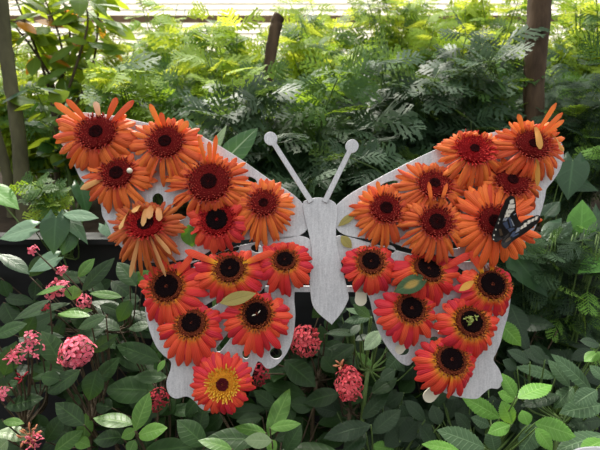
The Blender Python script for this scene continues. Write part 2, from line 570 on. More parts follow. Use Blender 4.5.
def gerbera(cx, cy, ext, ring, core, tau=None, kind='orange', layer=0, npet=22, w=7.0, extra=(), gaps=(), hang=0.0, core_mat='core', ring_mat=None, label='', messy=0.06, skew=0.0, group=None, ringlen=3.4, h=11):
    """all sizes in board pixels; ext = reach of petals left, right, up, down"""
    rr, rry = ring
    kz = 1 - (h + layer * 2.2) * S / D0
    cx, cy = 300 + (cx - 300) * kz, 225 + (cy - 225) * kz
    ext = tuple(x * (1.1 if kind in ('orange', 'wilt', 'fresh') else 1.04) for x in ext)
    if kind in ('orange', 'wilt'):
        npet, w, messy, core = npet + 5, w * .86, messy + .03, core * .88
    if kind in ('red', 'flame') and core_mat == 'core':
        core, rr, rry = core - .6, rr + 1.2, rry + 1.2

    if tau is None:
        tau = math.acos(min(0.995, rry / rr))
    root = empty('gerbera', Vector(SIGN_O) + Matrix.Rotation(SIGN_ROT[0], 3, 'X') @ Vector(sp(cx, cy, 0.002)), SIGN_ROT)
    tag(root, label, 'flower', group or 'gerberas on the butterfly board')
    st = math.sin(tau)
    R = np.array([[math.cos(skew), -math.sin(skew), 0], [math.sin(skew), math.cos(skew), 0], [0, 0, 1.0]])
    e1 = R @ np.array([1.0, 0, 0])
    e2 = R @ np.array([0, math.cos(tau), -st])
    nn = np.cross(e1, e2)
    hh = h + layer * 2.2
    c0 = np.array([0, 0, hh])
    mats = {'orange': 'petal_orange', 'fresh': 'petal_fresh', 'red': 'petal_red', 'crimson': 'petal_crimson', 'flame': 'petal_flame', 'wilt': 'petal_wilt'}
    mb = MB()
    for ly in range(3 if kind == 'wilt' else 2):
        n = npet + 3 if ly == 0 else npet
        for i in range(n):
            th = 2 * PI * (i + 0.5 * ly + rng.uniform(-.22, .22)) / n
            if any(abs((math.degrees(th) - g0 + 180) % 360 - 180) < gw for g0, gw in gaps):
                continue
            L = ell(th, ext) * rng.uniform(.9, 1.05) * (1 - 0.1 * ly)
            s0 = c0 + (e1 * math.cos(th) + e2 * math.sin(th)) * rr * 0.8 - nn * 2.0
            dth = th + rng.normal(0, messy)
            e = np.array([L * math.cos(dth), L * math.sin(dth), 3.0 + layer * 2.1 + ly * 2.0 + rng.uniform(-1, 2.2)])
            if hang:
                e[0] *= 1 - .25 * hang * abs(math.sin(th))
            m = s0 + (e - s0) * 0.5
            m[2] = max(s0[2], e[2]) + rng.uniform(1.0, 3.6) - 1.5 * ly
            side = np.array([-math.sin(th), math.cos(th), 0])
            petal_strip(mb, s0 * S, m * S, e * S, w * rng.uniform(.85, 1.12) * S, rng.normal(0, .3), rng.uniform(.14, .3), side, twist=rng.normal(0, .35 if kind in ('orange', 'wilt') else .15))
    mb.build('ray_petals', M[mats[kind]], root)
    for (ang, L, colr, *rest) in extra:      # single petals that stand out
        th = math.radians(ang)
        mb = MB()
        if rest:                               # folded over the disc: starts at the rim and crosses to an explicit end
            x1, y1 = rest[0]
            s0 = c0 + (e1 * math.cos(th) + e2 * math.sin(th)) * rr * 1.3 + nn * 1.0
            e = np.array([x1, y1, hh + 5.5])
            m = (s0 + e) / 2 + nn * 5
        else:
            s0 = c0 + (e1 * math.cos(th) + e2 * math.sin(th)) * rr * .8 - nn * 1
            L *= 1.14
            e = np.array([L * math.cos(th), L * math.sin(th), hh + 2 + rng.uniform(-1, 3)])
            m = (s0 + e) / 2 + nn * 2
        petal_strip(mb, s0 * S, m * S, e * S, w * (1.3 if rest else .92) * S, rng.normal(0, .2), .12, np.array([-math.sin(th), math.cos(th), 0]))
        po = mb.build('ray_petal', M[colr or mats[kind]], root)
        if colr in ('petal_tan', 'petal_yellow', 'petal_pinkish'):
            po['label'] = {'petal_tan': 'faded tan petal', 'petal_yellow': 'withered yellow petal', 'petal_pinkish': 'pale pink petal'}[colr]
    if kind in ('orange', 'fresh', 'wilt') and core_mat == 'core':
        core_mat = 'core_soft'
    # receptacle + florets
    mb = MB()
    ts = np.linspace(0, 2 * PI, 25)[:-1]
    prof = [(0.02, 1.0), (.45, 1.2), (.8, .6), (.92, -1.5), (.5, -5), (.16, -8)]
    P = np.array([[c0 + (e1 * math.cos(a) + e2 * math.sin(a)) * rr * q + nn * z for a in ts] for q, z in prof]) * S
    L = np.zeros(P.shape)
    L[..., 2] = .2
    mb.grid(P, L, close_v=True)
    rm = ring_mat or ('ring_brown' if kind in ('red', 'flame') else 'ring_maroon')
    nf = int(min(230, 60 + 0.55 * (rr * rr - core * core)))
    for i in range(nf):
        f = (i + .5) / nf
        q = math.sqrt((core * .85) ** 2 + f * (rr ** 2 - (core * .85) ** 2))
        a = i * 2.39996 + rng.normal(0, .05)
        rad = e1 * math.cos(a) + e2 * math.sin(a)
        tang = -e1 * math.sin(a) + e2 * math.cos(a)
        b = c0 + rad * q + nn * (0.4 - 1.2 * f)
        ln = ringlen * (.55 + .7 * f) * rng.uniform(.7, 1.25)
        lean = .25 + .95 * f + rng.normal(0, .15)
        d = nn * math.cos(lean) + rad * math.sin(lean)
        tip = b + d * ln + tang * rng.normal(0, .5)
        midp = b + d * ln * .55 + nn * .35
        wd = rng.uniform(.55, 1.0)
        V = np.array([b - tang * wd * .6, b + tang * wd * .6, midp - tang * wd, midp + tang * wd, tip - tang * wd * .5, tip + tang * wd * .5]) * S
        r = rng.random()
        mb.add(V, [(0, 1, 3, 2), (2, 3, 5, 4)], None, [(0, -1, r), (0, 1, r), (.6, -1, r), (.6, 1, r), (1, -1, r), (1, 1, r)])
    mb.build('disc_florets', M[rm], root)
    mb = MB()
    P = np.array([[c0 + (e1 * math.cos(a) + e2 * math.sin(a)) * core * q + nn * z for a in ts] for q, z in [(.02, .9), (.4, 1.3), (.75, 1.9), (1.0, 1.6), (1.05, -.6)]]) * S
    L = np.zeros(P.shape)
    mb.grid(P, L, close_v=True)
    nc = int(30 + core * 6)
    for i in range(nc):
        q = core * math.sqrt((i + .5) / nc)
        a = i * 2.39996
        rad = e1 * math.cos(a) + e2 * math.sin(a)
        tang = -e1 * math.sin(a) + e2 * math.cos(a)
        b = c0 + rad * q + nn * (1.0 + .7 * (q / core))
        hgt, wd = rng.uniform(.7, 1.7), rng.uniform(.45, .75)
        V = np.array([b - rad * wd - tang * wd, b + rad * wd - tang * wd, b + rad * wd + tang * wd, b - rad * wd + tang * wd, b + nn * hgt]) * S
        r = rng.random()
        mb.add(V, None, [(0, 1, 4), (1, 2, 4), (2, 3, 4), (3, 0, 4)], [(0, 0, r)] * 4 + [(.9, 0, r)])
    mb.build('disc_centre', M[core_mat], root)
    mb = MB()
    a, b = (c0 - nn * 6) * S, np.array([0, 0, -0.004])
    mb.tube([a, (a * .4 + b * .6), b], [.0034, .0026, .0026], 8)
    mb.build('flower_stem', M['stem_green'], root)
    return root


G = gerbera
L_ = 'left wing'
G(96.7, 132, (42, 36, 27, 39), (19.5, 18.7), 7.5, kind='orange', npet=20, w=8.5, tau=.3, layer=0, extra=[(132, 36, None), (145, 42, None), (57, 34, None), (38, 42, None), (88, 25, 'petal_pinkish')], gaps=[(90, 48)],
  label='orange gerbera at the outer top corner of the left wing, topmost there')
G(165.5, 141.5, (36, 34, 22, 40), (18, 17.5), 7, kind='orange', npet=22, w=7, tau=.3, layer=1, extra=[(111, 33, None), (40, 26, None), (97, 24, None)], label='orange gerbera with one upright pointed petal, on top edge of left wing')
G(117, 173, (35, 33, 20, 36), (16, 17), 7.5, kind='orange', npet=20, w=7.5, tau=.3, layer=1, extra=[(205, 33, 'petal_tan')], label='orange gerbera with a small white bead beside its dark centre')
G(209, 181.5, (43, 42, 24, 35), (21.5, 21), 9, kind='orange', npet=30, w=6, tau=.3, layer=2, messy=.1, extra=[(102, 39, None), (80, 39, None), (88, 33, None)], label='large orange gerbera in middle of left upper wing, wide maroon ring, two raised petals')
G(146, 223, (38, 38, 20, 47), (17, 16), 9, kind='wilt', npet=24, w=5.6, tau=.55, layer=3, messy=.14, hang=.6, ringlen=4.5, ring_mat='ring_red',
  extra=[(94, 0, 'petal_tan', (-1, -3)), (62, 0, 'petal_tan', (15, 2)), (146, 0, 'petal_tan', (-23, -6)), (80, 0, 'petal_tan', (5, 4)), (292, 48, 'petal_tan'), (255, 47, 'petal_tan'), (310, 34, 'petal_tan'), (110, 0, 'petal_tan', (-10, 10))], label='wilted gerbera with tan petals drooping over its disc')
G(217, 219.5, (30, 31, 19, 33), (17, 16.5), 10.5, kind='crimson', npet=20, w=8, tau=.3, layer=3, ring_mat='ring_red', label='crimson gerbera in the orange upper part of left wing')
G(263.5, 203, (31, 28, 22, 41), (13.8, 17.5), 5, kind='orange', npet=26, w=5.6, tau=.35, layer=2, messy=.08, hang=.4, label='orange gerbera with long hanging petals, on left wing closest to the grey body')
G(166.7, 286, (28, 41, 22, 42), (15.5, 14.5), 12, kind='red', npet=22, w=8, layer=1, extra=[(98, 30, None), (50, 34, None)], label='scarlet gerbera at outer edge of left lower wing, under the wilted one')
G(230, 268, (38, 39, 15, 35), (14.2, 12.6), 10.3, kind='flame', npet=19, w=8, layer=2, extra=[(158, 40, None), (20, 40, None)], label='scarlet gerbera with yellow inner ring directly under the crimson one')
G(285, 259.5, (27, 28, 17, 36), (11.3, 8.8), 8.6, kind='red', npet=20, w=8, layer=3, label='scarlet gerbera on left lower wing touching the grey body')
G(191.7, 322.5, (37, 30, 15, 45), (14, 12.5), 10, kind='red', npet=20, w=8.4, layer=2, label='scarlet gerbera with dark oval centre, lower outer left wing, above bare grey wing tail')
G(256.7, 313.5, (35, 33, 19, 42), (14.4, 14.2), 11.5, kind='red', npet=21, w=8.5, tau=.25, layer=3, label='scarlet gerbera with two white specks in its black centre')
G(222.7, 384, (32, 30, 30, 32), (14, 13.5), 6, kind='red', npet=34, w=6.4, tau=.2, layer=4, ring_mat='ring_yellow', core_mat='core_maroon', ringlen=4.0, label='orange-red gerbera with yellow disc at the lowest tip of left wing')
# right wing
G(386, 208, (32, 26, 22, 38), (15.5, 16.5), 7, kind='orange', npet=24, w=6, tau=.35, layer=0, messy=.09, hang=.3, extra=[(150, 24, None), (110, 24, None)], label='orange gerbera on right wing closest to the grey body')
G(434.5, 183.5, (40, 36, 19, 34), (16.5, 14.5), 6, kind='orange', npet=28, w=5.6, layer=0, messy=.1, label='orange gerbera with narrow ragged petals, top middle of right wing')
G(436.7, 221.8, (35, 29, 20, 39), (16, 15), 9, kind='orange', npet=28, w=5.2, tau=.3, layer=4, messy=.08, extra=[(104, 34, None), (76, 33, None)], label='orange gerbera with two pointed petals raised over its dark centre, mid right wing')
G(474, 149, (33, 30, 18, 42), (17.5, 17), 5, kind='orange', npet=24, w=6, tau=.45, layer=1, messy=.08, hang=.4, ring_mat='ring_red', ringlen=4.6, label='orange gerbera with broad red fringe at its top, first on right wing top edge')
G(512, 180, (35, 30, 20, 36), (17.5, 15), 6, kind='orange', npet=26, w=6, layer=1, messy=.08, label='orange gerbera between corner flower and flower carrying butterfly, right wing')
G(532.5, 144, (39, 33, 22, 37), (17, 15.5), 5, kind='orange', npet=26, w=6, layer=2, messy=.12, extra=[(62, 38, None), (48, 34, None), (38, 32, None), (120, 28, None), (75, 0, 'petal_yellow', (4, -6)), (275, 36, 'petal_yellow'), (30, 0, 'petal_yellow', (26, -8))], label='ragged orange gerbera at far right top corner, folded yellow petal on centre')
G(494, 221, (36, 44, 36, 42), (15.5, 16.5), 6, kind='fresh', npet=22, w=7.6, tau=.25, layer=5, messy=.03, label='bright orange fresh gerbera with a black butterfly on it')
G(371, 261, (29, 25, 14, 36), (13, 11.3), 9.5, kind='red', npet=19, w=8.5, layer=1, label='scarlet gerbera on right lower wing, nearest the grey body')
G(428.5, 268.5, (38, 33, 13, 38), (15, 10), 12, kind='red', npet=18, w=8.5, layer=1, skew=-.35, extra=[(20, 38, None)], ring_mat='ring_brown', label='scarlet gerbera tipped upward with oval centre, spotted green leaf beneath')
G(411.4, 307.8, (34, 26, 17, 40), (14.2, 12.8), 11, kind='red', npet=20, w=8.6, layer=3, label='scarlet gerbera at the inner edge of right lower wing below the spotted leaf')
G(492, 284, (34, 23, 17, 36), (14.5, 13.5), 12, kind='flame', npet=18, w=8.6, layer=2, extra=[(125, 34, None), (88, 29, None)], gaps=[(105, 35)], label='scarlet gerbera at outer right edge, two raised petals, below the butterfly')
G(471, 321.5, (34, 28, 22, 40), (15, 13.5), 11, kind='flame', npet=20, w=8.6, layer=3, label='scarlet gerbera with green-yellow bits in its black centre')
G(451.5, 359, (36, 26, 17, 40), (15, 12.8), 11.5, kind='flame', npet=20, w=8.6, layer=4, label='scarlet gerbera with yellow inner ring at lowest tip of right wing')


# ------------------------------------------------------------------ single leaves
def leaf_grid(base, tip, width, normal, kind='ellip', fold=.22, curl=.12, nu=12, nv=7, wav=0.0, r=None):
    base, tip = np.asarray(base, float), np.asarray(tip, float)
    ln = np.linalg.norm(tip - base)
    d = (tip - base) / ln
    n = unit(np.asarray(normal) - d * np.dot(normal, d))
    s = np.cross(d, n)
    if kind == 'serr':
        nu = 30
    u = np.linspace(0, 1, nu)
    if kind == 'heart':
        prof = np.interp(u, [0, .03, .1, .25, .45, .65, .82, .93, 1], [.55, .74, .92, 1.0, .9, .64, .33, .12, .01])
    elif kind == 'long':
        prof = np.interp(u, [0, .1, .3, .5, .75, .9, 1], [.12, .45, .85, 1, .7, .32, .01])
    else:
        prof = np.interp(u, [0, .06, .2, .4, .6, .8, .93, 1], [.07, .3, .74, 1, .96, .62, .22, .01])
    if kind == 'serr':
        prof = prof * (1 + .075 * (np.arange(nu) % 2 * 2 - 1))
    v = np.linspace(-1, 1, nv)
    U, V = np.meshgrid(u, v, indexing='ij')
    back = 0
    if kind == 'heart':                      # lobes reach behind the stalk
        back = -.24 * ln * np.exp(-((np.abs(V) - .6) / .3) ** 2) * np.clip(1 - U / .3, 0, 1)
    W = prof[:, None] * width / 2
    z = fold * np.abs(V) * W - curl * ln * (U - .3) ** 2 - .18 * W * V ** 2 + wav * width * np.sin(U * 17 + np.sign(V) * 1.3) * np.abs(V) ** 2
    P = base + d * (U * ln + back)[..., None] + s * (V * W)[..., None] + n * z[..., None]
    L = np.stack([U, V, np.full(U.shape, rng.random() if r is None else r)], -1)
    return P, L


def facing(p, up=.75, jitter=.25):
    """normal of a leaf at p: towards the sky and the open side of the bed"""
    to = unit(EYE - p)
    return unit(to * .8 + np.array([0, 0, up]) + rng.normal(0, jitter, 3))


def hand_leaf(mb, bx, by, tx, ty, w, d=.9, kind='ellip', dep=None, mi=0, jit=.22, up=.75, **kw):
    """a leaf seen from stalk (bx,by) to tip (tx,ty), w wide, about d metres away"""
    lpx = math.hypot(tx - bx, ty - by)
    if dep is None:
        dep = (.35 * (ty - by) + rng.uniform(-.15, .15) * lpx) * d / F_PX * -1   # lower tips lean out of the bed
    b, t = at(bx, by, d), at(tx, ty, d + dep)
    P, L = leaf_grid(b, t, w * d / F_PX * 1.08, facing((b + t) / 2, up, jit), kind, **kw)
    mb.grid(P, L, mi)
    return b


def strand(mb, a, b, r=.0014, sag=.0, n=6):
    t = np.linspace(0, 1, n)[:, None]
    P = np.asarray(a) * (1 - t) + np.asarray(b) * t
    P[:, 2] += sag * np.sin(t[:, 0] * PI)
    mb.tube(P, np.linspace(r * 1.3, r * .8, n), 5)


def floret_ball(px, py, rpx, d, n, open_=1.0, sx=1.0, sy=1.0, size=4.2):
    """domed head of four-petalled florets"""
    mb = MB()
    c = at(px, py, d)
    k = d / F_PX
    ax = unit(-FW * .75 + np.array([0, 0, .66]))
    e1 = RT
    e2 = np.cross(ax, e1)
    for i in range(n):
        f = (i + .5) / n
        ct = 1 - 1.15 * f
        st = math.sqrt(max(0, 1 - ct * ct))
        a = i * 2.39996
        nrm = unit(ax * ct + e1 * st * math.cos(a) + e2 * st * math.sin(a))
        off = (ax * ct * .8 + e1 * st * math.cos(a) * sx + e2 * st * math.sin(a) * sy) * rpx * k * rng.uniform(.86, 1.06)
        p = c + off
        n2 = unit(nrm + rng.normal(0, .28, 3))
        t1 = unit(np.cross(n2, rng.normal(0, 1, 3)))
        t2 = np.cross(n2, t1)
        r = rng.random()
        sz = size * k * rng.uniform(.85, 1.15)
        mb.tube([c + off * .15, p - n2 * sz * .1], [.0006, .0006], 4, cap=False)
        if rng.random() > open_:                # closed bud
            mb.tube([p - n2 * sz * .8, p, p + n2 * sz * .7], [.0005, sz * .28, sz * .1], 6)
            continue
        for q in range(4):
            an = q * PI / 2
            dd = t1 * math.cos(an) + t2 * math.sin(an)
            ss = np.cross(n2, dd)
            V = np.array([p, p + dd * sz * .45 + ss * sz * .3 + n2 * sz * .12, p + dd * sz * .8 + ss * sz * .22 + n2 * sz * .05, p + dd * sz + n2 * 0, p + dd * sz * .8 - ss * sz * .22 + n2 * sz * .05, p + dd * sz * .45 - ss * sz * .3 + n2 * sz * .12])
            mb.add(V, [(0, 1, 2, 5), (5, 2, 3, 4)], None, [(.1, 0, r), (.5, 1, r), (.8, 1, r), (1, 0, r), (.8, -1, r), (.5, -1, r)])
    return mb, c


def leafy_plant(name, label, cat, leaves, mats, dflt, group=None, stem_mat='stem_brown', heads=(), fill=0, fillbox=None, fill_w=16, fill_l=36, fill_kind='ellip', fill_mi=0, root_px=None, root_d=None):
    """leaves: (bx,by,tx,ty,w,{opts}); the stems rise from the ground under the leaves and reach every stalk"""
    bx = np.mean([l[0] for l in leaves]) if root_px is None else root_px
    d = dflt
    dm = root_d or np.mean([(l[5].get('d', d) if len(l) > 5 else d) for l in leaves])
    top = at(bx, np.mean([l[1] for l in leaves]), dm)
    root = np.array([top[0], top[1] + .05, 0.0 if dm < 1.0 else BED_Z])
    o = empty(name, root)
    tag(o, label, cat, group)
    mb, sm = MB(), MB()
    bases = []
    for l in leaves:
        kw = dict(l[5]) if len(l) > 5 else {}
        dd = kw.pop('d', d) + rng.uniform(-.03, .03)
        bases.append(hand_leaf(mb, *l[:5], d=dd, **kw))
    if fill:
        x0, y0, x1, y1 = fillbox
        for _ in range(fill):
            px, py = rng.uniform(x0, x1), rng.uniform(y0, y1)
            a = rng.uniform(0, 2 * PI)
            ll = fill_l * rng.uniform(.6, 1.1)
            dd = d + rng.uniform(.06, .16)
            b = hand_leaf(mb, px, py, px + ll * math.cos(a), py + ll * math.sin(a) * .75, fill_w * rng.uniform(.7, 1.1), d=dd, kind=fill_kind, mi=fill_mi)
            bases.append(b)
    mb.build('foliage', [M[m] for m in mats], o, loc=root)
    crown = top - np.array([0, -.03, .09])
    t = np.linspace(0, 1, 9)[:, None]
    P = root * (1 - t) + crown * t
    P[:, 0] += .012 * np.sin(t[:, 0] * 6)
    sm.tube(P, np.linspace(.006, .004, 9), 7)
    for b in bases:
        q = crown + (b - crown) * .6 + np.array([0, .03, -.05])
        sm.tube(spline([crown, q, b], 4, False), np.linspace(.0022, .0011, 9), 5)
    hc = []
    for (hx, hy, hr, n, mat, *op) in heads:
        kw = op[0] if op else {}
        hm, c = floret_ball(hx, hy, hr, kw.pop('d', d), n, **kw)
        ho = hm.build('flower_head', M[mat], o, loc=root)
        sm.tube(spline([crown, (crown + c) / 2 + np.array([0, .01, 0]), c], 4, False), np.linspace(.0022, .0014, 9), 5)
    sm.build('stem', M[stem_mat], o, loc=root)
    return o


# ------------------------------------------------------------------ setting
BED_Z = 0.80
mb = MB()
n = 40
xs, ys = np.linspace(-10, 10, n), np.linspace(-3, 8, n)
X, Y = np.meshgrid(xs, ys, indexing='ij')
Z = .012 * np.sin(X * 3.1) * np.cos(Y * 2.7)
mb.grid(np.stack([X, Y, Z], -1))
tag(mb.build('ground', M['soil']), kind='structure')

# raised bed with a black rim
TR_Y = 1.07
rim = at(60, 244, 1.06)[2]
BED_Z = rim - .04
mb = MB()
x0, x1, yb = -5.0, 5.0, 4.3
for (y, th) in ((TR_Y, .05), (yb, .05)):
    box(mb, ((x0 + x1) / 2, y + th / 2, rim / 2), (x1 - x0, th, rim))
for x in (x0 + .025, x1 - .025):
    box(mb, (x, (TR_Y + yb) / 2, rim / 2), (.05, yb - TR_Y, rim))
box(mb, ((x0 + x1) / 2, TR_Y - .004, rim + .004), (x1 - x0, .07, .012))
pl = empty('raised_planter', ((x0 + x1) / 2, TR_Y, 0))
tag(pl, 'black raised planter with a flat rim behind the butterfly board', 'planter')
mb.build('planter_wall', M['planter'], pl, loc=np.array([(x0 + x1) / 2, TR_Y, 0]), smooth=False)
mb = MB()
xs, ys = np.linspace(x0 + .05, x1 - .05, 40), np.linspace(TR_Y + .05, yb, 30)
X, Y = np.meshgrid(xs, ys, indexing='ij')
mb.grid(np.stack([X, Y, BED_Z + .01 * np.sin(X * 9) * np.cos(Y * 8)], -1))
so = mb.build('bed_soil', M['soil'], pl, loc=np.array([(x0 + x1) / 2, TR_Y, 0]))

# pale slatted screen at the back
mb = MB()
FY = 4.7
zs = np.arange(.05, 3.0, .052)
for z in zs:
    a = np.linspace(-.5 * PI, .5 * PI, 7)
    prof = np.stack([FY - .012 * np.cos(a), z + .0262 * np.sin(a)], 1)
    P = np.array([[[x, y, zz] for (y, zz) in prof] for x in np.linspace(-10, 10, 11)])
    mb.grid(P)
wall = mb.build('wall_back', M['slat'])
tag(wall, kind='structure')
mb = MB()
for pz in (19,):
    z = at(225, pz, FY / math.cos(PITCH) * 1.0)
    ang = math.atan((225 - pz) / F_PX) - PITCH
    zz = EYE[2] + (FY - .05) * math.tan(ang)
    box(mb, (0, FY - .045, zz), (20, .04, .055))
    box(mb, (0, FY - .045, zz - 1.1), (20, .04, .05))
tag(mb.build('trim_1', M['rail'], smooth=False), kind='structure')


# ------------------------------------------------------------------ feathery leaves
def blade(P0, P1, w, nseg=3):
    d = P1 - P0
    ln = np.linalg.norm(d)
    d = d / ln
    s = np.array([-d[1], d[0]])
    u = np.linspace(0, 1, nseg + 1)
    pr = np.interp(u, [0, .3, .6, 1], [.55, 1, .85, .06]) * w / 2
    a = P0 + d * (u * ln)[:, None]
    V = np.stack([a - s * pr[:, None], a + s * pr[:, None]], 1).reshape(-1, 2)
    q = [(2 * i, 2 * i + 1, 2 * i + 3, 2 * i + 2) for i in range(nseg)]
    return V, q


def feather(pairs, lob, wid, teeth, toothw, rach, ang0=58, ang1=34):
    V, Q, n = [], [], 0

    def put(a, b, w, ns=3):
        nonlocal n
        v, q = blade(np.array(a, float), np.array(b, float), w, ns)
        V.append(v)
        Q.extend([tuple(i + n for i in f) for f in q])
        n += len(v)
    put((0, 0), (0, 1), rach, 6)
    for i in range(pairs):
        f = (i + .5) / pairs
        y = .16 + .74 * f
        L = lob * (math.sin(PI * (.22 + .72 * f)) ** .9)
        for s in (-1, 1):
            a = math.radians(ang0 + (ang1 - ang0) * f + rng.normal(0, 5))
            d = np.array([s * math.sin(a), math.cos(a)])
            p0 = np.array([0, y + (.02 if s > 0 else 0)])
            L2 = L * rng.uniform(.88, 1.1)
            put(p0, p0 + d * L2, wid * (.6 + .6 * L / lob))
            for t in range(teeth):
                ft = .38 + .42 * t / max(1, teeth - 1)
                for sg in (-1, 1):
                    a2 = a * s + sg * .62
                    d2 = np.array([math.sin(a2), math.cos(a2)])
                    q0 = p0 + d * L2 * ft
                    put(q0, q0 + d2 * L2 * (.36 - .18 * ft), toothw, 2)
    V = np.concatenate(V)
    return V, np.array(Q)


def bend(V, droop, fold, wav):
    x, y = V[:, 0], V[:, 1]
    z = -droop * y ** 2 - fold * np.abs(x) ** 1.3 + wav * np.sin(y * 7 + x * 5)
    yy = y * (1 - .25 * droop * y)
    return np.stack([x, yy, z], 1)


FEATH = {'broad': [feather(5, .52, .078, 2, .05, .04, 56, 36) for _ in range(4)], 'fine': [feather(8, .4, .028, 3, .018, .018, 48, 28) for _ in range(4)]}


def stamp(mb, tmpl, bases, dirs, normals, lens, rnds, mi=0):
    for b, d, n, ln, r in zip(bases, dirs, normals, lens, rnds):
        V, Q = tmpl[rng.integers(len(tmpl))]
        W = bend(V, rng.uniform(.1, .5), rng.uniform(0, .35), rng.uniform(.0, .04))
        d = unit(d)
        n = unit(n - d * np.dot(n, d))
        s = np.cross(d, n)
        P = b + (W[:, :1] * s + W[:, 1:2] * d + W[:, 2:3] * n) * ln
        L = np.zeros((len(P), 3))
        L[:, 0] = V[:, 1]
        L[:, 2] = r
        mb.add(P, Q, None, L, mi)


def feathery_shrub(name, label, px, py, rx, ry, d, nleaf, kind='broad', mats=('fern',), ln=.138, dz=.22, group=None, nstem=8, lime=0.0, cat='shrub', lean=.55):
    """a clump: stems rise from the bed and fan out, feathery leaves all round each shoot"""
    c = at(px, py, d)
    k = d / F_PX
    root = np.array([c[0], c[1] + .05, BED_Z if d > 1.06 else 0])
    o = empty(name, root)
    tag(o, label, cat, group)
    mb, sm = MB(), MB()
    nleaf = int(nleaf * 3.0)
    nstem = int(nstem * 1.5)
    per = max(4, nleaf // nstem)
    for i in range(nstem):
        a = rng.uniform(0, 2 * PI)
        q = math.sqrt(rng.uniform(.05, 1))
        tip = c + RT * rx * k * q * math.cos(a) + np.array([0, 0, 1]) * ry * k * (q * math.sin(a) * .9 + .1) + np.array([0, rng.uniform(-dz, dz), 0])
        tip[2] = max(tip[2], BED_Z + .08)
        b = root + np.array([rng.uniform(-.06, .06), rng.uniform(-.05, .05), 0])
        m = (b * .45 + tip * .55) + np.array([(b[0] - tip[0]) * .25, 0, .04])
        C = spline([b, m, tip], 10, False)
        sm.tube(C[::2], np.linspace(.0038, .0013, len(C[::2])), 5)
        B, Dv, Nv, Ln, Rn = [], [], [], [], []
        for j in range(per):
            f = rng.uniform(.38, 1.0)
            p = C[min(len(C) - 1, int(f * (len(C) - 1)))]
            an = j * 2.4 + i
            outw = np.array([math.cos(an), math.sin(an) * .8 - .15, 0])
            up = lean * (f * 1.5 - .8) + rng.normal(0, .28)
            dv = unit(outw + np.array([0, 0, up]))
            nv = unit(np.array([0, -.5, .8]) + outw * .15 + rng.normal(0, .3, 3))
            B.append(p)
            Dv.append(dv)
            Nv.append(nv)
            Ln.append(ln * rng.uniform(.65, 1.15) * (1.1 - .35 * f))
            Rn.append(rng.random())
        k_l = len(mats) > 1 and rng.random() < lime
        stamp(mb, FEATH[kind], B, Dv, Nv, Ln, Rn, 1 if k_l else 0)
    mb.build('foliage', [M[m] for m in mats], o, loc=root)
    sm.build('stem', M['stem_green'], o, loc=root)
    return o


def broad_shrub(name, label, px, py, rx, ry, d, nleaf, mats=('broad',), ln=.1, w=.045, dz=.2, kind='ellip', other=0.0, cat='shrub', nstem=7, stem='stem_green', up=.7):
    c = at(px, py, d)
    k = d / F_PX
    root = np.array([c[0], c[1] + .04, BED_Z if d > 1.0 else 0])
    o = empty(name, root)
    tag(o, label, cat)
    mb, sm = MB(), MB()
    for i in range(nstem):
        a = rng.uniform(0, 2 * PI)
        q = math.sqrt(rng.uniform(.05, 1))
        tip = c + RT * rx * k * q * math.cos(a) + np.array([0, 0, 1]) * ry * k * q * math.sin(a) + np.array([0, rng.uniform(-dz, dz), 0])
        tip[2] = max(tip[2], root[2] + .06)
        b = root + np.array([rng.uniform(-.04, .04), rng.uniform(-.03, .03), 0])
        C = spline([b, b * .5 + tip * .5 + np.array([(b[0] - tip[0]) * .2, 0, .03]), tip], 10, False)
        sm.tube(C[::2], np.linspace(.0035, .0013, len(C[::2])), 5)
        for j in range(nleaf // nstem):
            f = rng.uniform(.4, 1.0)
            p = C[min(len(C) - 1, int(f * (len(C) - 1)))]
            an = j * 2.4 + i
            dv = unit(np.array([math.cos(an), math.sin(an), rng.normal(-.1, .35)]))
            L = ln * rng.uniform(.7, 1.15)
            pet = p + dv * .02
            sm.tube([p, pet], [.001, .0008], 4, cap=False)
            P, Lf = leaf_grid(pet, pet + dv * L, w * rng.uniform(.8, 1.15), unit(np.array([0, -.3, up]) + rng.normal(0, .35, 3)), kind, nu=8, nv=5)
            mb.grid(P, Lf, 1 if (len(mats) > 1 and rng.random() < other) else 0)
    mb.build('foliage', [M[m] for m in mats], o, loc=root)
    sm.build('stem', M[stem], o, loc=root)
    return o


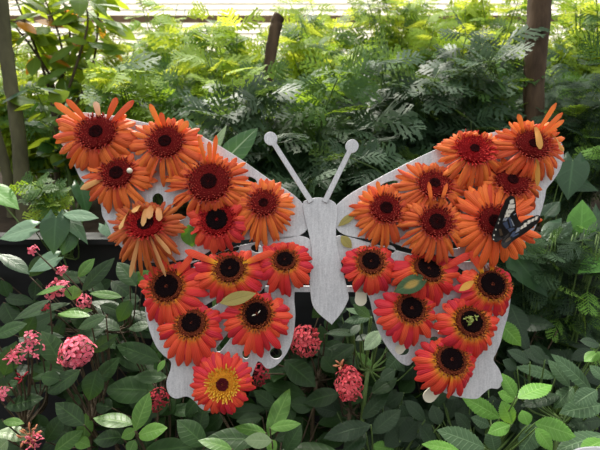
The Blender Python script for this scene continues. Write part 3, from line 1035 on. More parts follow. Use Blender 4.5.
def trunk(name, label, pts, mat, cat='tree', branches=(), leaves=0, leafmat=('broad',), seed=0):
    """pts: (px, py, d, radius_px) from foot to top; the foot is carried down to the ground of the bed"""
    P = np.array([at(p[0], p[1], p[2]) for p in pts])
    R = np.array([p[3] * p[2] / F_PX for p in pts])
    root = P[0].copy()
    root[2] = BED_Z - .05
    P = np.concatenate([[root], P])
    R = np.concatenate([[R[0] * 1.2], R])
    o = empty(name, root)
    tag(o, label, cat)
    mb = MB()
    C = spline(P, 8, False)
    RR = np.interp(np.linspace(0, 1, len(C)), np.linspace(0, 1, len(R)), R)
    C[:, 0] += np.random.default_rng(seed).normal(0, .001, len(C))
    mb.tube(C, RR * (1 + .025 * np.sin(np.arange(len(C)) * 1.1)), 14)
    mb.build('trunk', M[mat], o, loc=root)
    if branches:
        mb, lm = MB(), MB()
        for br in branches:
            B = spline([at(*q[:3]) for q in br], 8, False)
            mb.tube(B, np.linspace(.006, .0022, len(B)), 6)
            for _ in range(leaves):
                f = rng.uniform(.25, 1)
                p = B[min(len(B) - 1, int(f * len(B)))]
                a = rng.uniform(0, 2 * PI)
                whorl = rng.integers(2, 5)
                for w_ in range(whorl):
                    aa = a + w_ * 2 * PI / whorl + rng.normal(0, .2)
                    dv = unit(np.array([math.cos(aa), math.sin(aa) * .7, rng.normal(-.35, .3)]))
                    st = p + np.array([0, 0, .01]) + dv * .035
                    mb.tube([p, st], [.0012, .0009], 4, cap=False)
                    L = rng.uniform(.075, .12)
                    G_, Lf = leaf_grid(st, st + dv * L, L * rng.uniform(.42, .55), unit(np.array([0, -.45, .8]) + rng.normal(0, .3, 3)), 'ellip', nu=8, nv=5)
                    lm.grid(G_, Lf, 1 if (len(leafmat) > 1 and rng.random() < .045) else 0)
        mb.build('branches', M['stem_brown'], o, loc=root)
        if leaves:
            lm.build('foliage', [M[m] for m in leafmat], o, loc=root)
    return o


# --- trees and posts behind
trunk('slender_tree', 'slender tree with grey-brown trunk at far left edge', [(24, 210, 1.45, 7.5), (19, 140, 1.45, 7), (12, 90, 1.45, 6.5), (4, 40, 1.45, 7), (-3, -30, 1.45, 8)], 'bark_green', seed=1)
trunk('schefflera_tree', 'young tree of thin dark branches and broad backlit leaves, top left', [(58, 190, 1.75, 3), (55, 120, 1.75, 3), (50, 75, 1.75, 3)], 'stem_brown',
      branches=[[(50, 75, 1.75), (30, 45, 1.7), (8, 18, 1.65)], [(55, 110, 1.75), (40, 60, 1.72), (20, 10, 1.7), (8, -20, 1.7)], [(55, 110, 1.75), (62, 50, 1.75), (45, 0, 1.7)], [(58, 120, 1.75), (78, 60, 1.7), (88, 20, 1.7), (80, -10, 1.7)], [(60, 130, 1.75), (90, 75, 1.72), (98, 20, 1.75), (93, -10, 1.75)], [(57, 100, 1.75), (70, 40, 1.8), (60, -10, 1.8)]],
      leaves=10, leafmat=('broad', 'orange_leaf'))
trunk('wooden_post', 'dark leaning stub of trunk behind ferny plants, top centre-left', [(266, 110, 1.55, 5), (270, 60, 1.55, 6), (275, 30, 1.55, 6), (279, 16, 1.55, 6)], 'bark', cat='post', seed=2)
trunk('bare_tree', 'brown barked tree trunk at top right behind the orange flowers', [(533, 140, 1.3, 9), (534, 80, 1.3, 10), (537, 35, 1.3, 11), (542, -30, 1.3, 12)], 'bark', seed=3)
trunk('leaning_tree', 'dark trunk low at left behind small feathery plant', [(12, 215, 1.6, 4), (6, 170, 1.6, 5), (-8, 120, 1.6, 5)], 'bark_green', seed=4)

FS = feathery_shrub
FS('mugwort_shrub', 'silvery green feathery shrub right behind the two antennae', 325, 125, 55, 55, 1.30, 110, mats=('fern_shade', 'fern'), lime=.25)
FS('mugwort_shrub', 'dark feathery shrub directly above inner half of right wing', 405, 120, 55, 60, 1.35, 120, mats=('fern_shade',))
FS('mugwort_shrub', 'grey-green feathery shrub above middle flowers of right wing', 465, 85, 48, 55, 1.40, 110, mats=('fern_shade', 'fern'), lime=.2)
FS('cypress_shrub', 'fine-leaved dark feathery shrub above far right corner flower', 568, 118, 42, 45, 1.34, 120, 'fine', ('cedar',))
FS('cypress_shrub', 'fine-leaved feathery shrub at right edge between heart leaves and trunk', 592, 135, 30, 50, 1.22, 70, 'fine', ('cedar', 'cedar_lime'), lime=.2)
FS('mugwort_shrub', 'bright green feathery shrub right of the brown trunk, top right', 580, 35, 36, 48, 1.75, 80, mats=('fern', 'fern_backlit'), lime=.5)
FS('mugwort_shrub', 'lime backlit feathery shrub just left of brown trunk', 480, 25, 50, 36, 2.0, 110, mats=('fern_backlit',))
FS('mugwort_shrub', 'lime backlit feathery shrub at the top, between both dark trunks', 420, 25, 50, 40, 2.1, 110, mats=('fern_backlit', 'fern'), lime=.3)
FS('mugwort_shrub', 'mid green feathery shrub beside the leaning stub, top centre', 325, 45, 48, 45, 1.9, 130, mats=('fern', 'fern_backlit'), lime=.5)
FS('mugwort_shrub', 'sunlit feathery shrub left of the leaning stub', 235, 60, 42, 38, 1.8, 100, mats=('fern_backlit', 'fern'), lime=.4)
FS('mugwort_shrub', 'silver tipped feathery shrub between left wing and left antenna', 255, 125, 42, 42, 1.25, 90, mats=('fern', 'fern_shade'), lime=.4)
FS('mugwort_shrub', 'sunlit feathery shrub with pale tips above pointed-petal flower of left wing', 180, 70, 42, 45, 1.75, 110, 'broad', ('fern_backlit', 'fern'), lime=.5)
FS('cypress_shrub', 'lime fine-leaved shrub below the brown rail, top left of centre', 135, 55, 40, 40, 1.95, 100, 'fine', ('fern_backlit', 'cedar_lime'), lime=.4)
FS('mugwort_shrub', 'low feathery shrub between both top flowers of left wing', 140, 105, 38, 35, 1.45, 80, mats=('fern', 'fern_backlit'), lime=.4)
FS('mugwort_shrub', 'shaded feathery shrub low between the antennae', 325, 185, 60, 40, 1.22, 80, mats=('fern_shade',), ln=.11)
FS('mugwort_shrub', 'feathery undershrub hanging close above right wing tip near body', 380, 165, 45, 35, 1.2, 70, mats=('fern_shade', 'fern'), lime=.3, ln=.11)
FS('mugwort_sprig', 'small green feathery sprig at left edge under the leaning trunk', 42, 195, 22, 18, 1.2, 22, mats=('fern', 'fern_backlit'), lime=.4, ln=.07, nstem=3, dz=.05, cat='plant')
FS('cypress_sprig', 'grey-green fine feathery plant at right edge below heart leaves', 578, 300, 40, 40, 1.02, 80, 'fine', ('cedar', 'cedar_lime'), lime=.35, ln=.1, dz=.04, cat='plant', nstem=10)
FS('cypress_sprig', 'dark fine feathery plant beside outer edge of right lower wing', 525, 290, 48, 48, 1.04, 110, 'fine', ('cedar',), ln=.1, dz=.04, cat='plant', nstem=10)
BS = broad_shrub
BS('leafy_shrub', 'sunlit broad-leaved shrub behind the thin dark branches, far left', 35, 105, 50, 45, 2.1, 260, ('broad', 'heart_lime'), other=.4)
BS('leafy_shrub', 'broad-leaved shrub left of outer top flower of left wing', 70, 120, 42, 45, 1.6, 130, ('broad', 'heart'), other=.4, ln=.08)
BS('leafy_shrub', 'tall backlit broad-leaved shrub in upper left corner', 75, 45, 65, 45, 2.6, 260, ('broad',), ln=.11)
BS('leafy_shrub', 'backlit broad-leaved shrub in far background behind brown trunk', 560, 40, 60, 40, 2.7, 100, ('broad', 'heart_lime'), other=.5, ln=.12)
BS('leafy_shrub', 'backlit broad-leaved shrub behind lime ferns, top middle right', 420, 60, 90, 45, 2.8, 150, ('broad', 'heart_lime'), other=.5, ln=.12, nstem=12)
BS('leafy_shrub', 'backlit broad-leaved shrub far behind the leaning stub', 250, 75, 80, 38, 2.7, 130, ('broad', 'heart_lime'), other=.5, ln=.12, nstem=12)

FS('mugwort_shrub', 'dense green feathery shrub in the shade behind left antenna tip', 270, 95, 50, 45, 1.65, 110, mats=('fern', 'fern_shade'), lime=.3)
FS('mugwort_shrub', 'dense shaded feathery shrub behind pale stem tops right of antennae', 375, 85, 50, 45, 1.7, 120, mats=('fern', 'fern_shade'), lime=.5)
FS('mugwort_shrub', 'dense shaded feathery shrub at base of the brown trunk', 510, 95, 50, 50, 1.75, 120, mats=('fern_shade', 'fern'), lime=.4)
FS('mugwort_shrub', 'dense shaded feathery shrub above the highest petals of left wing', 190, 110, 48, 35, 1.6, 100, mats=('fern', 'fern_backlit'), lime=.3)
FS('mugwort_shrub', 'tall lime feathery shrub at the top, just right of leaning stub', 330, 10, 45, 30, 2.3, 110, mats=('fern_backlit',))
FS('mugwort_shrub', 'lime feathery top covering the rail midway between both dark trunks', 390, 15, 40, 25, 2.2, 90, mats=('fern_backlit', 'fern'), lime=.25)
FS('mugwort_shrub', 'lime feathery top hiding the rail close left of brown trunk', 490, 12, 42, 25, 2.3, 100, mats=('fern_backlit', 'fern'), lime=.25)
FS('mugwort_shrub', 'lime feathery top covering the rail above the right wing middle', 445, 8, 36, 25, 2.4, 90, mats=('fern_backlit',))
FS('mugwort_shrub', 'tall feathery shrub reaching the upper right corner', 590, 15, 40, 35, 2.2, 100, mats=('fern_backlit', 'fern'), lime=.4)
FS('mugwort_shrub', 'sunlit feathery shrub below rail beside thin dark branches', 110, 75, 40, 40, 1.9, 110, mats=('fern_backlit', 'fern'), lime=.3)

FS('mugwort_shrub', 'lime feathery undergrowth between slender grey trunk and outer left flower', 45, 130, 35, 45, 1.9, 80, mats=('fern_backlit', 'fern'), lime=.4)
FS('mugwort_shrub', 'lime feathery shrub whose top touches the brown rail, left of the leaning stub', 225, 42, 40, 22, 2.0, 110, mats=('fern_backlit', 'fern'), lime=.25)
FS('cypress_shrub', 'lime fine-leaved shrub rising past the rail, over the pointed-petal flower', 160, 50, 42, 26, 2.05, 100, 'fine', ('fern_backlit', 'cedar_lime'), lime=.3)
FS('mugwort_shrub', 'sunlit lime feathery clump between leaning stub and pointed left petals', 215, 85, 45, 28, 1.55, 90, mats=('fern_backlit', 'fern'), lime=.5)
FS('mugwort_shrub', 'lime feathery clump at left edge behind the slender trunk', 15, 75, 30, 50, 1.9, 80, mats=('fern_backlit', 'fern'), lime=.3)
FS('mugwort_shrub', 'tall lime feathery shrub in front of the brown rail, top left', 165, 35, 42, 32, 2.1, 70, mats=('fern_backlit', 'cedar_lime'), lime=.3)

# --- heart-leaved climbers and other plants
LP = leafy_plant
LP('heart_leaf_vine', 'heart-leaved vine spilling over black planter rim at left', 'vine',
   [(33, 228, -2, 238, 24, {'kind': 'heart', 'mi': 1, 'd': 1.02}), (56, 217, 53, 254, 27, {'kind': 'heart', 'd': 1.0}), (66, 216, 88, 243, 15, {'kind': 'heart', 'd': 1.04}), (57, 257, 28, 271, 22, {'kind': 'heart', 'mi': 1, 'd': .98}), (0, 254, 30, 273, 15, {'d': 1.0}),
    (63, 214, 98, 217, 13, {'mi': 1, 'd': 1.05}), (80, 186, 88, 214, 22, {'kind': 'heart', 'd': 1.12}), (-10, 188, 19, 208, 24, {'kind': 'heart', 'mi': 2, 'd': 1.1}), (105, 225, 118, 240, 18, {'kind': 'heart', 'd': 1.1, 'mi': 1}), (75, 228, 62, 255, 16, {'d': 1.05})],
   ['heart', 'heart_sheen', 'heart_lime'], 1.03, stem_mat='stem_green')
LP('heart_leaf_vine', 'heart-leaved vine with big green leaves right of the butterfly', 'vine',
   [(581, 232, 583, 199, 26, {'kind': 'heart', 'mi': 1, 'd': 1.0}), (592, 212, 593, 253, 17, {'kind': 'heart', 'd': 1.04}), (562, 224, 542, 245, 25, {'kind': 'heart', 'd': 1.02}), (514, 256, 549, 297, 27, {'kind': 'heart', 'd': 1.0}), (573, 160, 568, 199, 29, {'kind': 'heart', 'd': 1.08}), (603, 262, 578, 272, 22, {'kind': 'heart', 'mi': 1, 'd': .98}), (560, 178, 600, 190, 20, {'kind': 'heart', 'd': 1.14}), (545, 215, 560, 200, 18, {'kind': 'heart', 'd': 1.14})],
   ['heart', 'heart_lime'], 1.03, stem_mat='stem_green')
LP('striped_leaf_plant', 'plant with a broad white-striped leaf rising behind left wing top', 'plant',
   [(214, 172, 258, 126, 24, {'kind': 'long', 'd': .9, 'up': .3, 'jit': .05}), (206, 165, 226, 124, 10, {'kind': 'long', 'd': .92, 'mi': 1}), (204, 150, 186, 116, 13, {'d': .92}), (207, 150, 190, 129, 12, {'d': .9, 'mi': 1}), (225, 175, 247, 160, 12, {'d': .94})],
   ['vari', 'ixora_pale'], .92, stem_mat='stem_green')

# --- ixora bushes in front of the planter
IX = ['ixora', 'ixora_young', 'ixora_pale']
D = {'d': .84}
LP('ixora_bush', 'ixora with scattered pink florets at far left edge below vine', 'bush',
   [(4, 376, 16, 341, 19), (5, 407, 43, 397, 18), (-4, 432, 35, 436, 17, {'mi': 2}), (3, 421, 24, 423, 9, {'mi': 1}), (50, 300, 12, 319, 13), (8, 440, -4, 452, 14, {'mi': 2}), (-6, 380, 14, 372, 18), (-5, 395, 18, 380, 14)],
   IX, .82, heads=[(28, 352, 12, 10, 'ixo_pink', {'sx': 1.3, 'size': 5}), (33, 338, 7, 6, 'ixo_pink', {'size': 5}), (12, 358, 6, 5, 'ixo_pink', {'open_': .1, 'size': 5}), (4, 392, 6, 5, 'ixo_pink', {'size': 5}), (22, 378, 5, 5, 'ixo_dim', {'open_': .3}), (34, 442, 9, 12, 'ixo_pink', {'open_': .4}), (30, 436, 10, 12, 'ixo_bud', {'open_': 0})],
   fill=26, fillbox=(-10, 330, 50, 450))
LP('ixora_bush', 'ixora with one round pink flower head, lower left', 'bush',
   [(62, 366, 42, 330, 22), (80, 370, 47, 393, 17), (97, 370, 88, 401, 22), (90, 352, 118, 334, 13, {'mi': 0}), (95, 384, 119, 357, 17), (106, 316, 77, 328, 15), (90, 316, 57, 312, 10, {'mi': 1}), (84, 425, 55, 402, 19), (46, 442, 64, 414, 17, {'mi': 0}), (54, 452, 83, 430, 15, {'mi': 1}), (84, 441, 86, 413, 15, {'mi': 1}), (75, 440, 90, 446, 12, {'mi': 1}), (60, 380, 40, 376, 14)],
   IX, .82, heads=[(77, 352, 16, 36, 'ixo_pink', {'d': .79, 'size': 6.2})], fill=26, fillbox=(45, 320, 120, 445))
LP('ixora_bush', 'ixora with upright bright green young leaves, bottom left', 'bush',
   [(133, 424, 93, 416, 20, {'mi': 1, 'd': .78}), (135, 431, 149, 392, 17, {'mi': 1, 'd': .78}), (137, 436, 167, 427, 17, {'mi': 1, 'd': .77}), (136, 430, 121, 438, 11, {'mi': 1, 'd': .76}), (122, 437, 93, 440, 17, {'d': .79}), (143, 452, 193, 446, 20), (205, 446, 177, 419, 22), (135, 440, 128, 454, 12, {'mi': 1})],
   IX, .80, heads=[(158, 400, 12, 16, 'ixo_dim', {'d': .86})], fill=22, fillbox=(110, 395, 210, 450))
LP('ixora_bush', 'ixora of large dark leaves left of left lower wing tail', 'bush',
   [(160, 361, 115, 344, 19), (167, 377, 133, 376, 15), (156, 391, 103, 388, 27), (140, 362, 122, 350, 12), (168, 338, 150, 352, 14), (112, 408, 96, 404, 16), (165, 360, 157, 372, 7, {'mi': 1, 'd': .82}), (175, 400, 160, 415, 16), (120, 330, 95, 318, 14), (150, 325, 128, 328, 13)],
   IX, .86, fill=30, fillbox=(100, 310, 175, 415))
LP('ixora_bush', 'ixora with fresh green leaves and small pink buds before planter, under wilted flower', 'bush',
   [(82, 291, 114, 257, 15), (78, 277, 94, 258, 13, {'mi': 1}), (72, 300, 74, 285, 15, {'mi': 1}), (57, 315, 92, 309, 12, {'mi': 1}), (70, 303, 16, 317, 13), (122, 297, 89, 292, 10, {'mi': 1}), (136, 286, 117, 261, 17, {'d': .88}), (130, 283, 152, 271, 13, {'mi': 1, 'd': .88}), (140, 300, 122, 300, 14), (130, 300, 118, 322, 15, {'d': .9}), (100, 305, 122, 312, 12), (65, 286, 35, 294, 9, {'mi': 1})],
   IX, .93, heads=[(58, 290, 9, 10, 'ixo_pink', {'size': 6, 'sx': 1.4}), (62, 270, 4, 5, 'ixo_pink'), (84, 302, 7, 9, 'ixo_pink', {'size': 5}), (34, 250, 4, 5, 'ixo_pink', {'open_': .4}), (46, 308, 4, 4, 'ixo_dim')], fill=34, fillbox=(0, 275, 150, 335))
LP('ixora_bush', 'ixora with a curled pale-edged upright leaf, bottom centre', 'bush',
   [(268, 437, 290, 388, 18, {'mi': 1, 'wav': .12, 'd': .74}), (266, 433, 234, 426, 14, {'mi': 1, 'd': .75}), (270, 428, 301, 423, 11, {'mi': 1, 'd': .75}), (262, 440, 203, 438, 22, {'d': .78}), (272, 441, 244, 440, 14, {'mi': 2, 'd': .73}), (232, 449, 198, 439, 13, {'mi': 1, 'd': .76}), (285, 452, 301, 424, 17, {'d': .77}), (341, 454, 281, 447, 22, {'d': .75}), (268, 440, 276, 452, 12, {'mi': 1, 'd': .74})],
   IX, .80, fill=30, fillbox=(190, 395, 320, 450))
LP('ixora_bush', 'ixora with coral flower head beside left lower wing near body', 'bush',
   [(325, 334, 352, 329, 8), (352, 346, 327, 349, 9), (285, 360, 316, 386, 23), (320, 325, 326, 345, 9), (305, 395, 262, 385, 18), (290, 372, 262, 374, 14), (330, 300, 312, 318, 14), (345, 336, 328, 332, 8)],
   IX, .90, heads=[(305, 341, 15, 38, 'ixo_coral', {'d': .86, 'size': 5.2, 'open_': .8}), (258, 374, 11, 16, 'ixo_dim', {'d': .88}), (232, 352, 8, 8, 'ixo_dim', {'d': .9})], fill=40, fillbox=(250, 320, 350, 400))
LP('ixora_bush', 'ixora with coral flower head below the pointed grey body', 'bush',
   [(340, 393, 303, 402, 19), (372, 393, 397, 377, 17), (335, 372, 322, 356, 16), (352, 405, 365, 385, 14), (372, 366, 358, 352, 8, {'mi': 1}), (355, 345, 330, 360, 14)],
   IX, .88, heads=[(349, 383, 14, 42, 'ixo_coral', {'d': .82, 'sx': .9, 'sy': 1.25, 'size': 5.2, 'open_': .85}), (340, 365, 4, 5, 'ixo_bud', {'open_': 0, 'd': .83})], fill=40, fillbox=(300, 345, 400, 430))
# --- serrated leaves on the right
SE = ['serr', 'serr_lime', 'serr_dark', 'serr_under']
K = lambda mi=0, d=.84, **k: dict(kind='serr', mi=mi, d=d, **k)
LP('elder_shrub', 'shrub of dark toothed leaves at bottom centre, below coral flower head', 'shrub',
   [(371, 425, 323, 437, 19, K(2, .8)), (366, 433, 343, 451, 19, K(2, .79)), (372, 433, 401, 409, 17, K(2)), (362, 419, 389, 391, 15, K(2)), (400, 441, 417, 421, 17, K(2)), (436, 449, 420, 424, 17, K(2)), (385, 446, 402, 430, 16, K(2)), (372, 446, 395, 450, 12, K(1)), (425, 420, 405, 400, 16, K(2)), (440, 425, 432, 405, 14, K(2))],
   SE, .84, stem_mat='stem_green', fill=30, fillbox=(330, 390, 445, 450), fill_kind='serr', fill_mi=2)
LP('elder_shrub', 'toothed leaves with a pale underside showing by inner edge of right lower wing', 'shrub',
   [(372, 317, 344, 321, 10, K(0)), (370, 317, 353, 304, 10, K(0)), (362, 314, 346, 308, 8, K(0)), (381, 331, 364, 350, 14, K(3)), (400, 355, 386, 371, 13, K(0)), (354, 335, 327, 332, 8, K(2)), (368, 335, 355, 340, 8, K(2)), (395, 370, 380, 380, 12, K(2)), (360, 325, 350, 335, 9, K(2))],
   SE, .9, stem_mat='stem_green', fill=26, fillbox=(335, 305, 415, 375), fill_kind='serr', fill_mi=2, fill_l=24, fill_w=11)
LP('elder_shrub', 'shrub with bright lime toothed leaves right of lowest right wing flower', 'shrub',
   [(518, 398, 552, 383, 21, K(1, .76)), (516, 397, 502, 373, 13, K(1, .76)), (535, 423, 577, 436, 21, K(1, .75)), (528, 425, 522, 410, 13, K(1, .76)), (512, 424, 502, 401, 16, K(1, .76)), (510, 425, 488, 433, 13, K(1, .77)), (536, 428, 553, 451, 14, K(1, .75)), (500, 418, 462, 396, 17, K(1, .8)), (485, 448, 437, 429, 21, K(0, .77)), (460, 451, 422, 443, 13, K(1, .76)), (490, 426, 471, 417, 13, K(0)), (495, 451, 490, 430, 15, K(0, .8)), (540, 424, 520, 452, 19, K(0, .8)), (498, 321, 522, 346, 17, K(1, .9)), (470, 430, 455, 412, 12, K(2)), (516, 400, 498, 392, 12, K(1, .78))],
   SE, .82, stem_mat='stem_green', fill=30, fillbox=(430, 395, 545, 450), fill_kind='serr', fill_mi=2)
LP('elder_shrub', 'shrub of grey-green toothed leaves in lower right corner', 'shrub',
   [(593, 392, 553, 353, 19, K(0)), (570, 387, 549, 359, 16, K(0)), (573, 387, 554, 408, 15, K(0)), (597, 390, 574, 404, 17, K(0, .82)), (603, 405, 560, 412, 19, K(0, .8)), (556, 377, 516, 366, 13, K(0)), (605, 434, 556, 449, 20, K(0, .74)), (600, 352, 584, 361, 13, K(1)), (517, 369, 503, 360, 12, K(2)), (603, 420, 568, 425, 15, K(2)), (530, 362, 508, 350, 14, K(2)), (560, 395, 520, 405, 16, K(2)), (605, 380, 590, 365, 15, K(0)), (600, 345, 580, 340, 14, K(2)), (545, 360, 530, 345, 13, K(2)), (604, 440, 580, 452, 15, K(1, .73))],
   SE, .86, stem_mat='stem_green', fill=34, fillbox=(505, 340, 605, 445), fill_kind='serr', fill_mi=2)
BS('dark_shrub', 'shaded leafy shrub filling the bed behind the lower wings', 240, 330, 150, 60, 1.0, 150, ('ixora',), nstem=14, dz=.03, stem='stem_brown')
BS('dark_shrub', 'shaded leafy shrub behind right lower wing and dark fern', 470, 330, 130, 60, 1.0, 120, ('serr_dark',), nstem=14, dz=.03, stem='stem_brown', kind='serr')

# ------------------------------------------------------------------ loose bits on the board


def on_board(px, py, z):
    return at(px, py, D0 - z)


def loose_leaf(bx, by, tx, ty, w, z, mat, name, label, cat, kind='ellip', z2=None):
    mb = MB()
    b, t = on_board(bx, by, z), on_board(tx, ty, z if z2 is None else z2)
    P, L = leaf_grid(b, t, w * S, -FW + np.array([0, 0, .3]), kind)
    mb.grid(P, L)
    c = (b + t) / 2
    return tag(mb.build(name, M[mat], loc=c), label, cat)


loose_leaf(220, 303, 256, 293, 13, .034, 'dry_leaf', 'fallen_leaf', 'yellow-green fallen leaf between three scarlet flowers of left lower wing', 'leaf')
loose_leaf(356, 213, 338, 226, 8, .006, 'dry_leaf', 'fallen_leaf', 'narrow olive fallen leaf lying on right upper wing tip', 'leaf', 'long')
loose_leaf(341, 236, 352, 248, 10, .008, 'dry_leaf', 'fallen_leaf', 'short yellowish fallen leaf on right lower wing tip beside body', 'leaf')
loose_leaf(428, 277, 394, 292, 17, .038, 'spotted', 'spotted_leaf', 'green leaf with brown spot stuck under tipped scarlet flower', 'leaf')
loose_leaf(188, 225, 192, 247, 18, .010, 'heart_lime', 'fallen_leaf', 'pale green leaf on left wing between wilted and crimson flowers', 'leaf')
loose_leaf(474, 281, 459, 291, 7, .046, 'petal_yellow', 'loose_petal', 'single cream yellow petal at left of outer right scarlet flower', 'petal', 'long')
mb = MB()
c = on_board(412, 284.5, .0425)
P, L = leaf_grid(c - RT * .006, c + RT * .006, .006, -FW + np.array([0, 0, .3]))


def tab(x0, y0, x1, y1, w, z, label):
    a, b = on_board(x0, y0, z), on_board(x1, y1, z)
    d = unit(b - a)
    nrm = -FW
    s = np.cross(d, nrm)
    pts = []
    hw = w / 2 * S
    ln = np.linalg.norm(b - a)
    outl = [(0, -hw * .8), (ln - hw, -hw)] + [(ln - hw + hw * math.cos(t), hw * math.sin(t)) for t in np.linspace(-PI / 2, PI / 2, 11)[1:-1]] + [(ln - hw, hw), (0, hw * .8)]
    n_ = len(outl)
    V = np.array([a + d * u + s * v for u, v in outl] + [a + d * u + s * v - nrm * .0012 for u, v in outl] + [a + d * ln / 2, a + d * ln / 2 - nrm * .0012])
    tris = []
    quads = []
    for i in range(n_):
        j = (i + 1) % n_
        tris += [(i, j, 2 * n_), (n_ + j, n_ + i, 2 * n_ + 1)]
        quads.append((i, n_ + i, n_ + j, j))
    mb = MB()
    mb.add(V, quads, tris)
    tag(mb.build('plastic_tab', M['tab'], loc=a, smooth=False), label, 'plastic tab', 'cream tabs under the flowers')


tab(362, 278, 360.5, 306, 12, -.004, 'cream round-ended plastic tab between grey body and right lower wing')
tab(447, 378, 425, 401, 13, -.004, 'cream round-ended plastic tab poking out at lower left of lowest right flower')
tab(408, 340, 396, 353, 10, -.004, 'cream round-ended plastic tab seen through a round hole of right lower wing')
tab(159, 168, 157, 186, 9, -.004, 'white plastic tab peeping between top flowers of the left wing')
mb = MB()
c = on_board(129.7, 170.7, .040)
a_ = np.linspace(0, 2 * PI, 13)[:-1]
P = np.array([[c + .0044 * (math.sin(p) * (math.cos(t) * RT + math.sin(t) * UP) - math.cos(p) * -FW) for t in a_] for p in np.linspace(.02, PI - .02, 8)])
mb.grid(P, close_v=True)
tag(mb.build('white_bead', M['tab'], loc=c), 'small cream bead resting on an orange flower of left wing', 'bead')
mb = MB()
c = on_board(471.5, 320, .045)
for i in range(22):
    p = c + rng.normal(0, .0042, 3) * np.array([1, .4, 1])
    d = unit(rng.normal(0, 1, 3))
    mb.tube([p - d * .003, p, p + d * .003], [.0006, .0012, .0006], 5)
tag(mb.build('dry_sprig', M['moss'], loc=c), 'yellow-green dry sprig lying in a black flower centre', 'sprig')
mb = MB()
c = on_board(256.5, 313.5, .0385)
for (x, y, a) in ((-2.6, -1.5, .3), (2.4, 1.5, .9)):
    p = c + RT * x * S + UP * y * S
    d = RT * math.cos(a) + UP * math.sin(a)
    mb.tube([p - d * .003, p, p + d * .003], [.0004, .0011, .0004], 6)
tag(mb.build('stamen_specks', M['tab'], loc=c), 'two cream specks lying in a black flower centre', 'speck')
# white plate edge in the lower right corner
mb = MB()
c = at(612, 464, .62)
a_ = np.linspace(0, PI, 17)
outl = [(math.copysign(abs(math.cos(t)) ** .5, math.cos(t)) * .055, math.sin(t) ** .5 * .022) for t in a_]
n_ = len(outl)
V = np.array([c + RT * u + UP * v for u, v in outl] + [c + RT * u + UP * v + FW * .003 for u, v in outl])
mb.add(V, [(i, i + 1, n_ + i + 1, n_ + i) for i in range(n_ - 1)], [(0, i, i + 1) for i in range(1, n_ - 1)] + [(n_, n_ + i + 1, n_ + i) for i in range(1, n_ - 1)])
po = empty('plant_label', (c[0], c[1], 0))
tag(po, 'white plastic plant label whose rounded top shows in bottom right corner', 'label')
mb.build('label_plate', M['white'], po, loc=np.array([c[0], c[1], 0]), smooth=False)
mb = MB()
mb.tube([(c[0], c[1] + .004, 0), (c[0], c[1] + .004, c[2])], [.004, .004], 8)
mb.build('label_stake', M['white'], po, loc=np.array([c[0], c[1], 0]))


# ------------------------------------------------------------------ the butterfly
def butterfly_mats():
    k = NT('butterfly_wing')
    a = k.n('ShaderNodeAttribute', attribute_name='lf')
    return k.finish(a.outputs['Color'], .5, .35)


M['bfly'] = butterfly_mats()
M['bfly_body'] = plain('butterfly_body', (24, 20, 18), (54, 46, 40), .7, scale=400)


def poly_inside(pts, x, y):
    c = False
    j = len(pts) - 1
    for i in range(len(pts)):
        xi, yi = pts[i]
        xj, yj = pts[j]
        if (yi > y) != (yj > y) and x < (xj - xi) * (y - yi) / (yj - yi) + xi:
            c = not c
        j = i
    return c


def wing_mesh(outline, hinge, patches, lift):
    """fan grid from the hinge to the outline; colours of the scales per vertex"""
    O = spline(outline, 12)
    nu = 44
    mb = MB()
    P, L = [], []
    for i in range(nu):
        f = i / (nu - 1)
        row, lr = [], []
        for q in O:
            xy = np.array(hinge) + (q - np.array(hinge)) * f
            dist = np.linalg.norm(xy - np.array(hinge))
            row.append(np.array([xy[0], xy[1], lift * dist + .6 * math.sin(f * 3)]) * S)
            col = lin((22, 18, 18))
            for pts, cc in patches:
                if poly_inside(pts, xy[0], xy[1]):
                    col = lin(cc)
            lr.append(col[:3])
        P.append(row)
        L.append(lr)
    mb.grid(np.array(P), np.array(L), close_v=True)
    return mb


# local pixels relative to the thorax; x right, y up
BX, BY = 507, 233
SHX = -4
bf = empty('butterfly', on_board(BX + SHX, BY + 1, .049), SIGN_ROT)
tag(bf, 'black butterfly with cream bands and blue patches, resting on an orange gerbera', 'butterfly')


def bp(cx, cy):                                    # crop coordinates -> local px
    return (480 + cx / 6.93 - BX, BY - (185 + cy / 6.93))


WH, BL, BR, GY = (236, 228, 214), (70, 82, 108), (84, 68, 52), (150, 156, 168)
w1 = [bp(*p) for p in [(165, 375), (130, 385), (106, 360), (108, 325), (125, 270), (150, 180), (168, 120), (185, 98), (205, 91), (226, 104), (238, 140), (246, 190), (262, 230), (285, 275), (250, 320), (205, 345)]]
pat1 = [([bp(*p) for p in q], c) for q, c in [
    ([(196, 118), (218, 110), (228, 135), (200, 142)], WH), ([(192, 146), (232, 142), (234, 168), (190, 172)], WH), ([(184, 178), (236, 176), (214, 200), (180, 205)], WH), ([(178, 208), (212, 206), (206, 222), (176, 228)], WH), ([(172, 232), (200, 228), (192, 245), (168, 250)], GY),
    ([(170, 262), (196, 250), (215, 290), (200, 300)], BL), ([(200, 225), (215, 225), (235, 285), (225, 290)], BL), ([(205, 300), (240, 290), (262, 305), (225, 325)], BL), ([(150, 300), (165, 300), (185, 340), (165, 345)], BR), ([(116, 335), (124, 335), (124, 345), (116, 345)], WH), ([(126, 300), (134, 300), (134, 308), (126, 308)], WH), ([(138, 258), (146, 258), (146, 266), (138, 266)], WH), ([(112, 362), (120, 362), (120, 370), (112, 370)], WH), ([(145, 235), (152, 235), (152, 242), (145, 242)], WH), ([(216, 236), (222, 236), (246, 280), (240, 282)], GY), ([(232, 206), (244, 200), (246, 206), (234, 212)], GY)]]
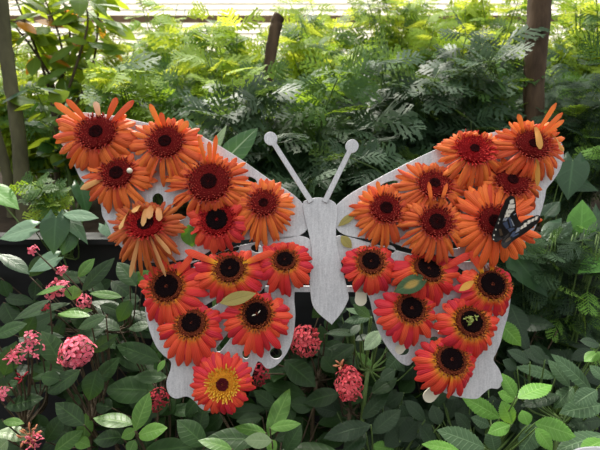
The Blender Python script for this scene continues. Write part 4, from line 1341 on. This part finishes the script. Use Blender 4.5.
w2 = [bp(*p) for p in [(175, 375), (200, 345), (250, 320), (285, 265), (300, 245), (340, 222), (375, 212), (388, 225), (384, 250), (350, 290), (300, 335), (250, 372), (222, 400), (195, 425), (172, 410)]]
pat2 = [([bp(*p) for p in q], c) for q, c in [
    ([(360, 222), (374, 220), (372, 240), (358, 245)], WH), ([(340, 236), (356, 230), (352, 250), (338, 256)], WH), ([(318, 246), (336, 240), (334, 262), (316, 272)], WH), ([(298, 262), (314, 258), (314, 284), (296, 292)], WH), ([(284, 282), (294, 276), (294, 296), (280, 304)], WH), ([(262, 292), (280, 288), (276, 312), (254, 326)], GY), ([(238, 318), (256, 314), (250, 336), (226, 350)], BL), ([(190, 370), (225, 352), (230, 368), (200, 388)], BR), ([(236, 345), (270, 325), (276, 332), (240, 355)], BL)]]
wing_mesh(w1, bp(180, 355), pat1, .32).build('wing', M['bfly'], bf)
wing_mesh(w2, bp(182, 362), pat2, .32).build('wing', M['bfly'], bf)
mb = MB()
a, b = np.array([*bp(172, 400), .8]), np.array([*bp(258, 275), 2.5])
t = np.linspace(0, 1, 12)[:, None]
mb.tube((a * (1 - t) + b * t) * S, np.interp(t[:, 0], [0, .1, .45, .55, .75, .85, .95, 1], [.3, 1.0, 1.3, 1.1, 1.7, 1.0, 1.2, .5]) * S, 9)
mb.build('insect_body', M['bfly_body'], bf)
for s in (-1, 1):
    mb = MB()
    d = unit(b - a)
    n_ = np.array([-d[1], d[0], 0])
    mb.tube(np.array([b, b + d * 5 + n_ * 2.0 * s + [0, 0, 2], b + d * 9 + n_ * 4 * s + [0, 0, 3]]) * S, [.0002, .0002, .0005], 5)
    mb.build('feeler', M['bfly_body'], bf)
for k in range(4):
    mb = MB()
    p = a * .35 + b * .65 + (b - a) * .12 * (k // 2)
    s = -1 if k % 2 else 1
    mb.tube(np.array([p, p + n_ * 3 * s + [0, 0, -1.5], p + n_ * 4 * s + [0, 0, -7]]) * S, [.0003, .0003, .0002], 4)
    mb.build('leg', M['bfly_body'], bf)

# ------------------------------------------------------------------ light
w = bpy.data.worlds.new('world')
SC.world = w
w.use_nodes = True
nt = w.node_tree
nt.nodes.clear()
out = nt.nodes.new('ShaderNodeOutputWorld')
bg = nt.nodes.new('ShaderNodeBackground')
tc = nt.nodes.new('ShaderNodeTexCoord')
sx = nt.nodes.new('ShaderNodeSeparateXYZ')
rp = nt.nodes.new('ShaderNodeValToRGB')
e = rp.color_ramp.elements
e[0].position, e[0].color = 0.0, (.03, .035, .03, 1)
e[1].position, e[1].color = 1.0, (1.05, 1.04, 1.03, 1)
x = e.new(.18)
x.color = (.42, .44, .44, 1)
nt.links.new(tc.outputs['Generated'], sx.inputs[0])
nt.links.new(sx.outputs[2], rp.inputs[0])
nt.links.new(rp.outputs[0], bg.inputs[0])
bg.inputs[1].default_value = 1.3
nt.links.new(bg.outputs[0], out.inputs[0])
sun = bpy.data.lights.new('sun', 'SUN')
sun.energy = 5.5
sun.angle = math.radians(8)
sun.color = (1, .95, .84)
so = bpy.data.objects.new('sun', sun)
COL.objects.link(so)
sd = Vector((-.25, math.cos(math.radians(56)), math.sin(math.radians(56))))
so.rotation_euler = sd.to_track_quat('Z', 'Y').to_euler()
so.location = (0, 3, 5)

SC.view_settings.view_transform = 'Standard'
SC.view_settings.look = 'None'
SC.view_settings.gamma = 1
SC.view_settings.use_curve_mapping = False
SC.view_settings.exposure = 0.5
SC.cycles.max_bounces = 6
SC.cycles.diffuse_bounces = 3
SC.cycles.transmission_bounces = 6
SC.cycles.transparent_max_bounces = 4
SC.cycles.sample_clamp_indirect = 6
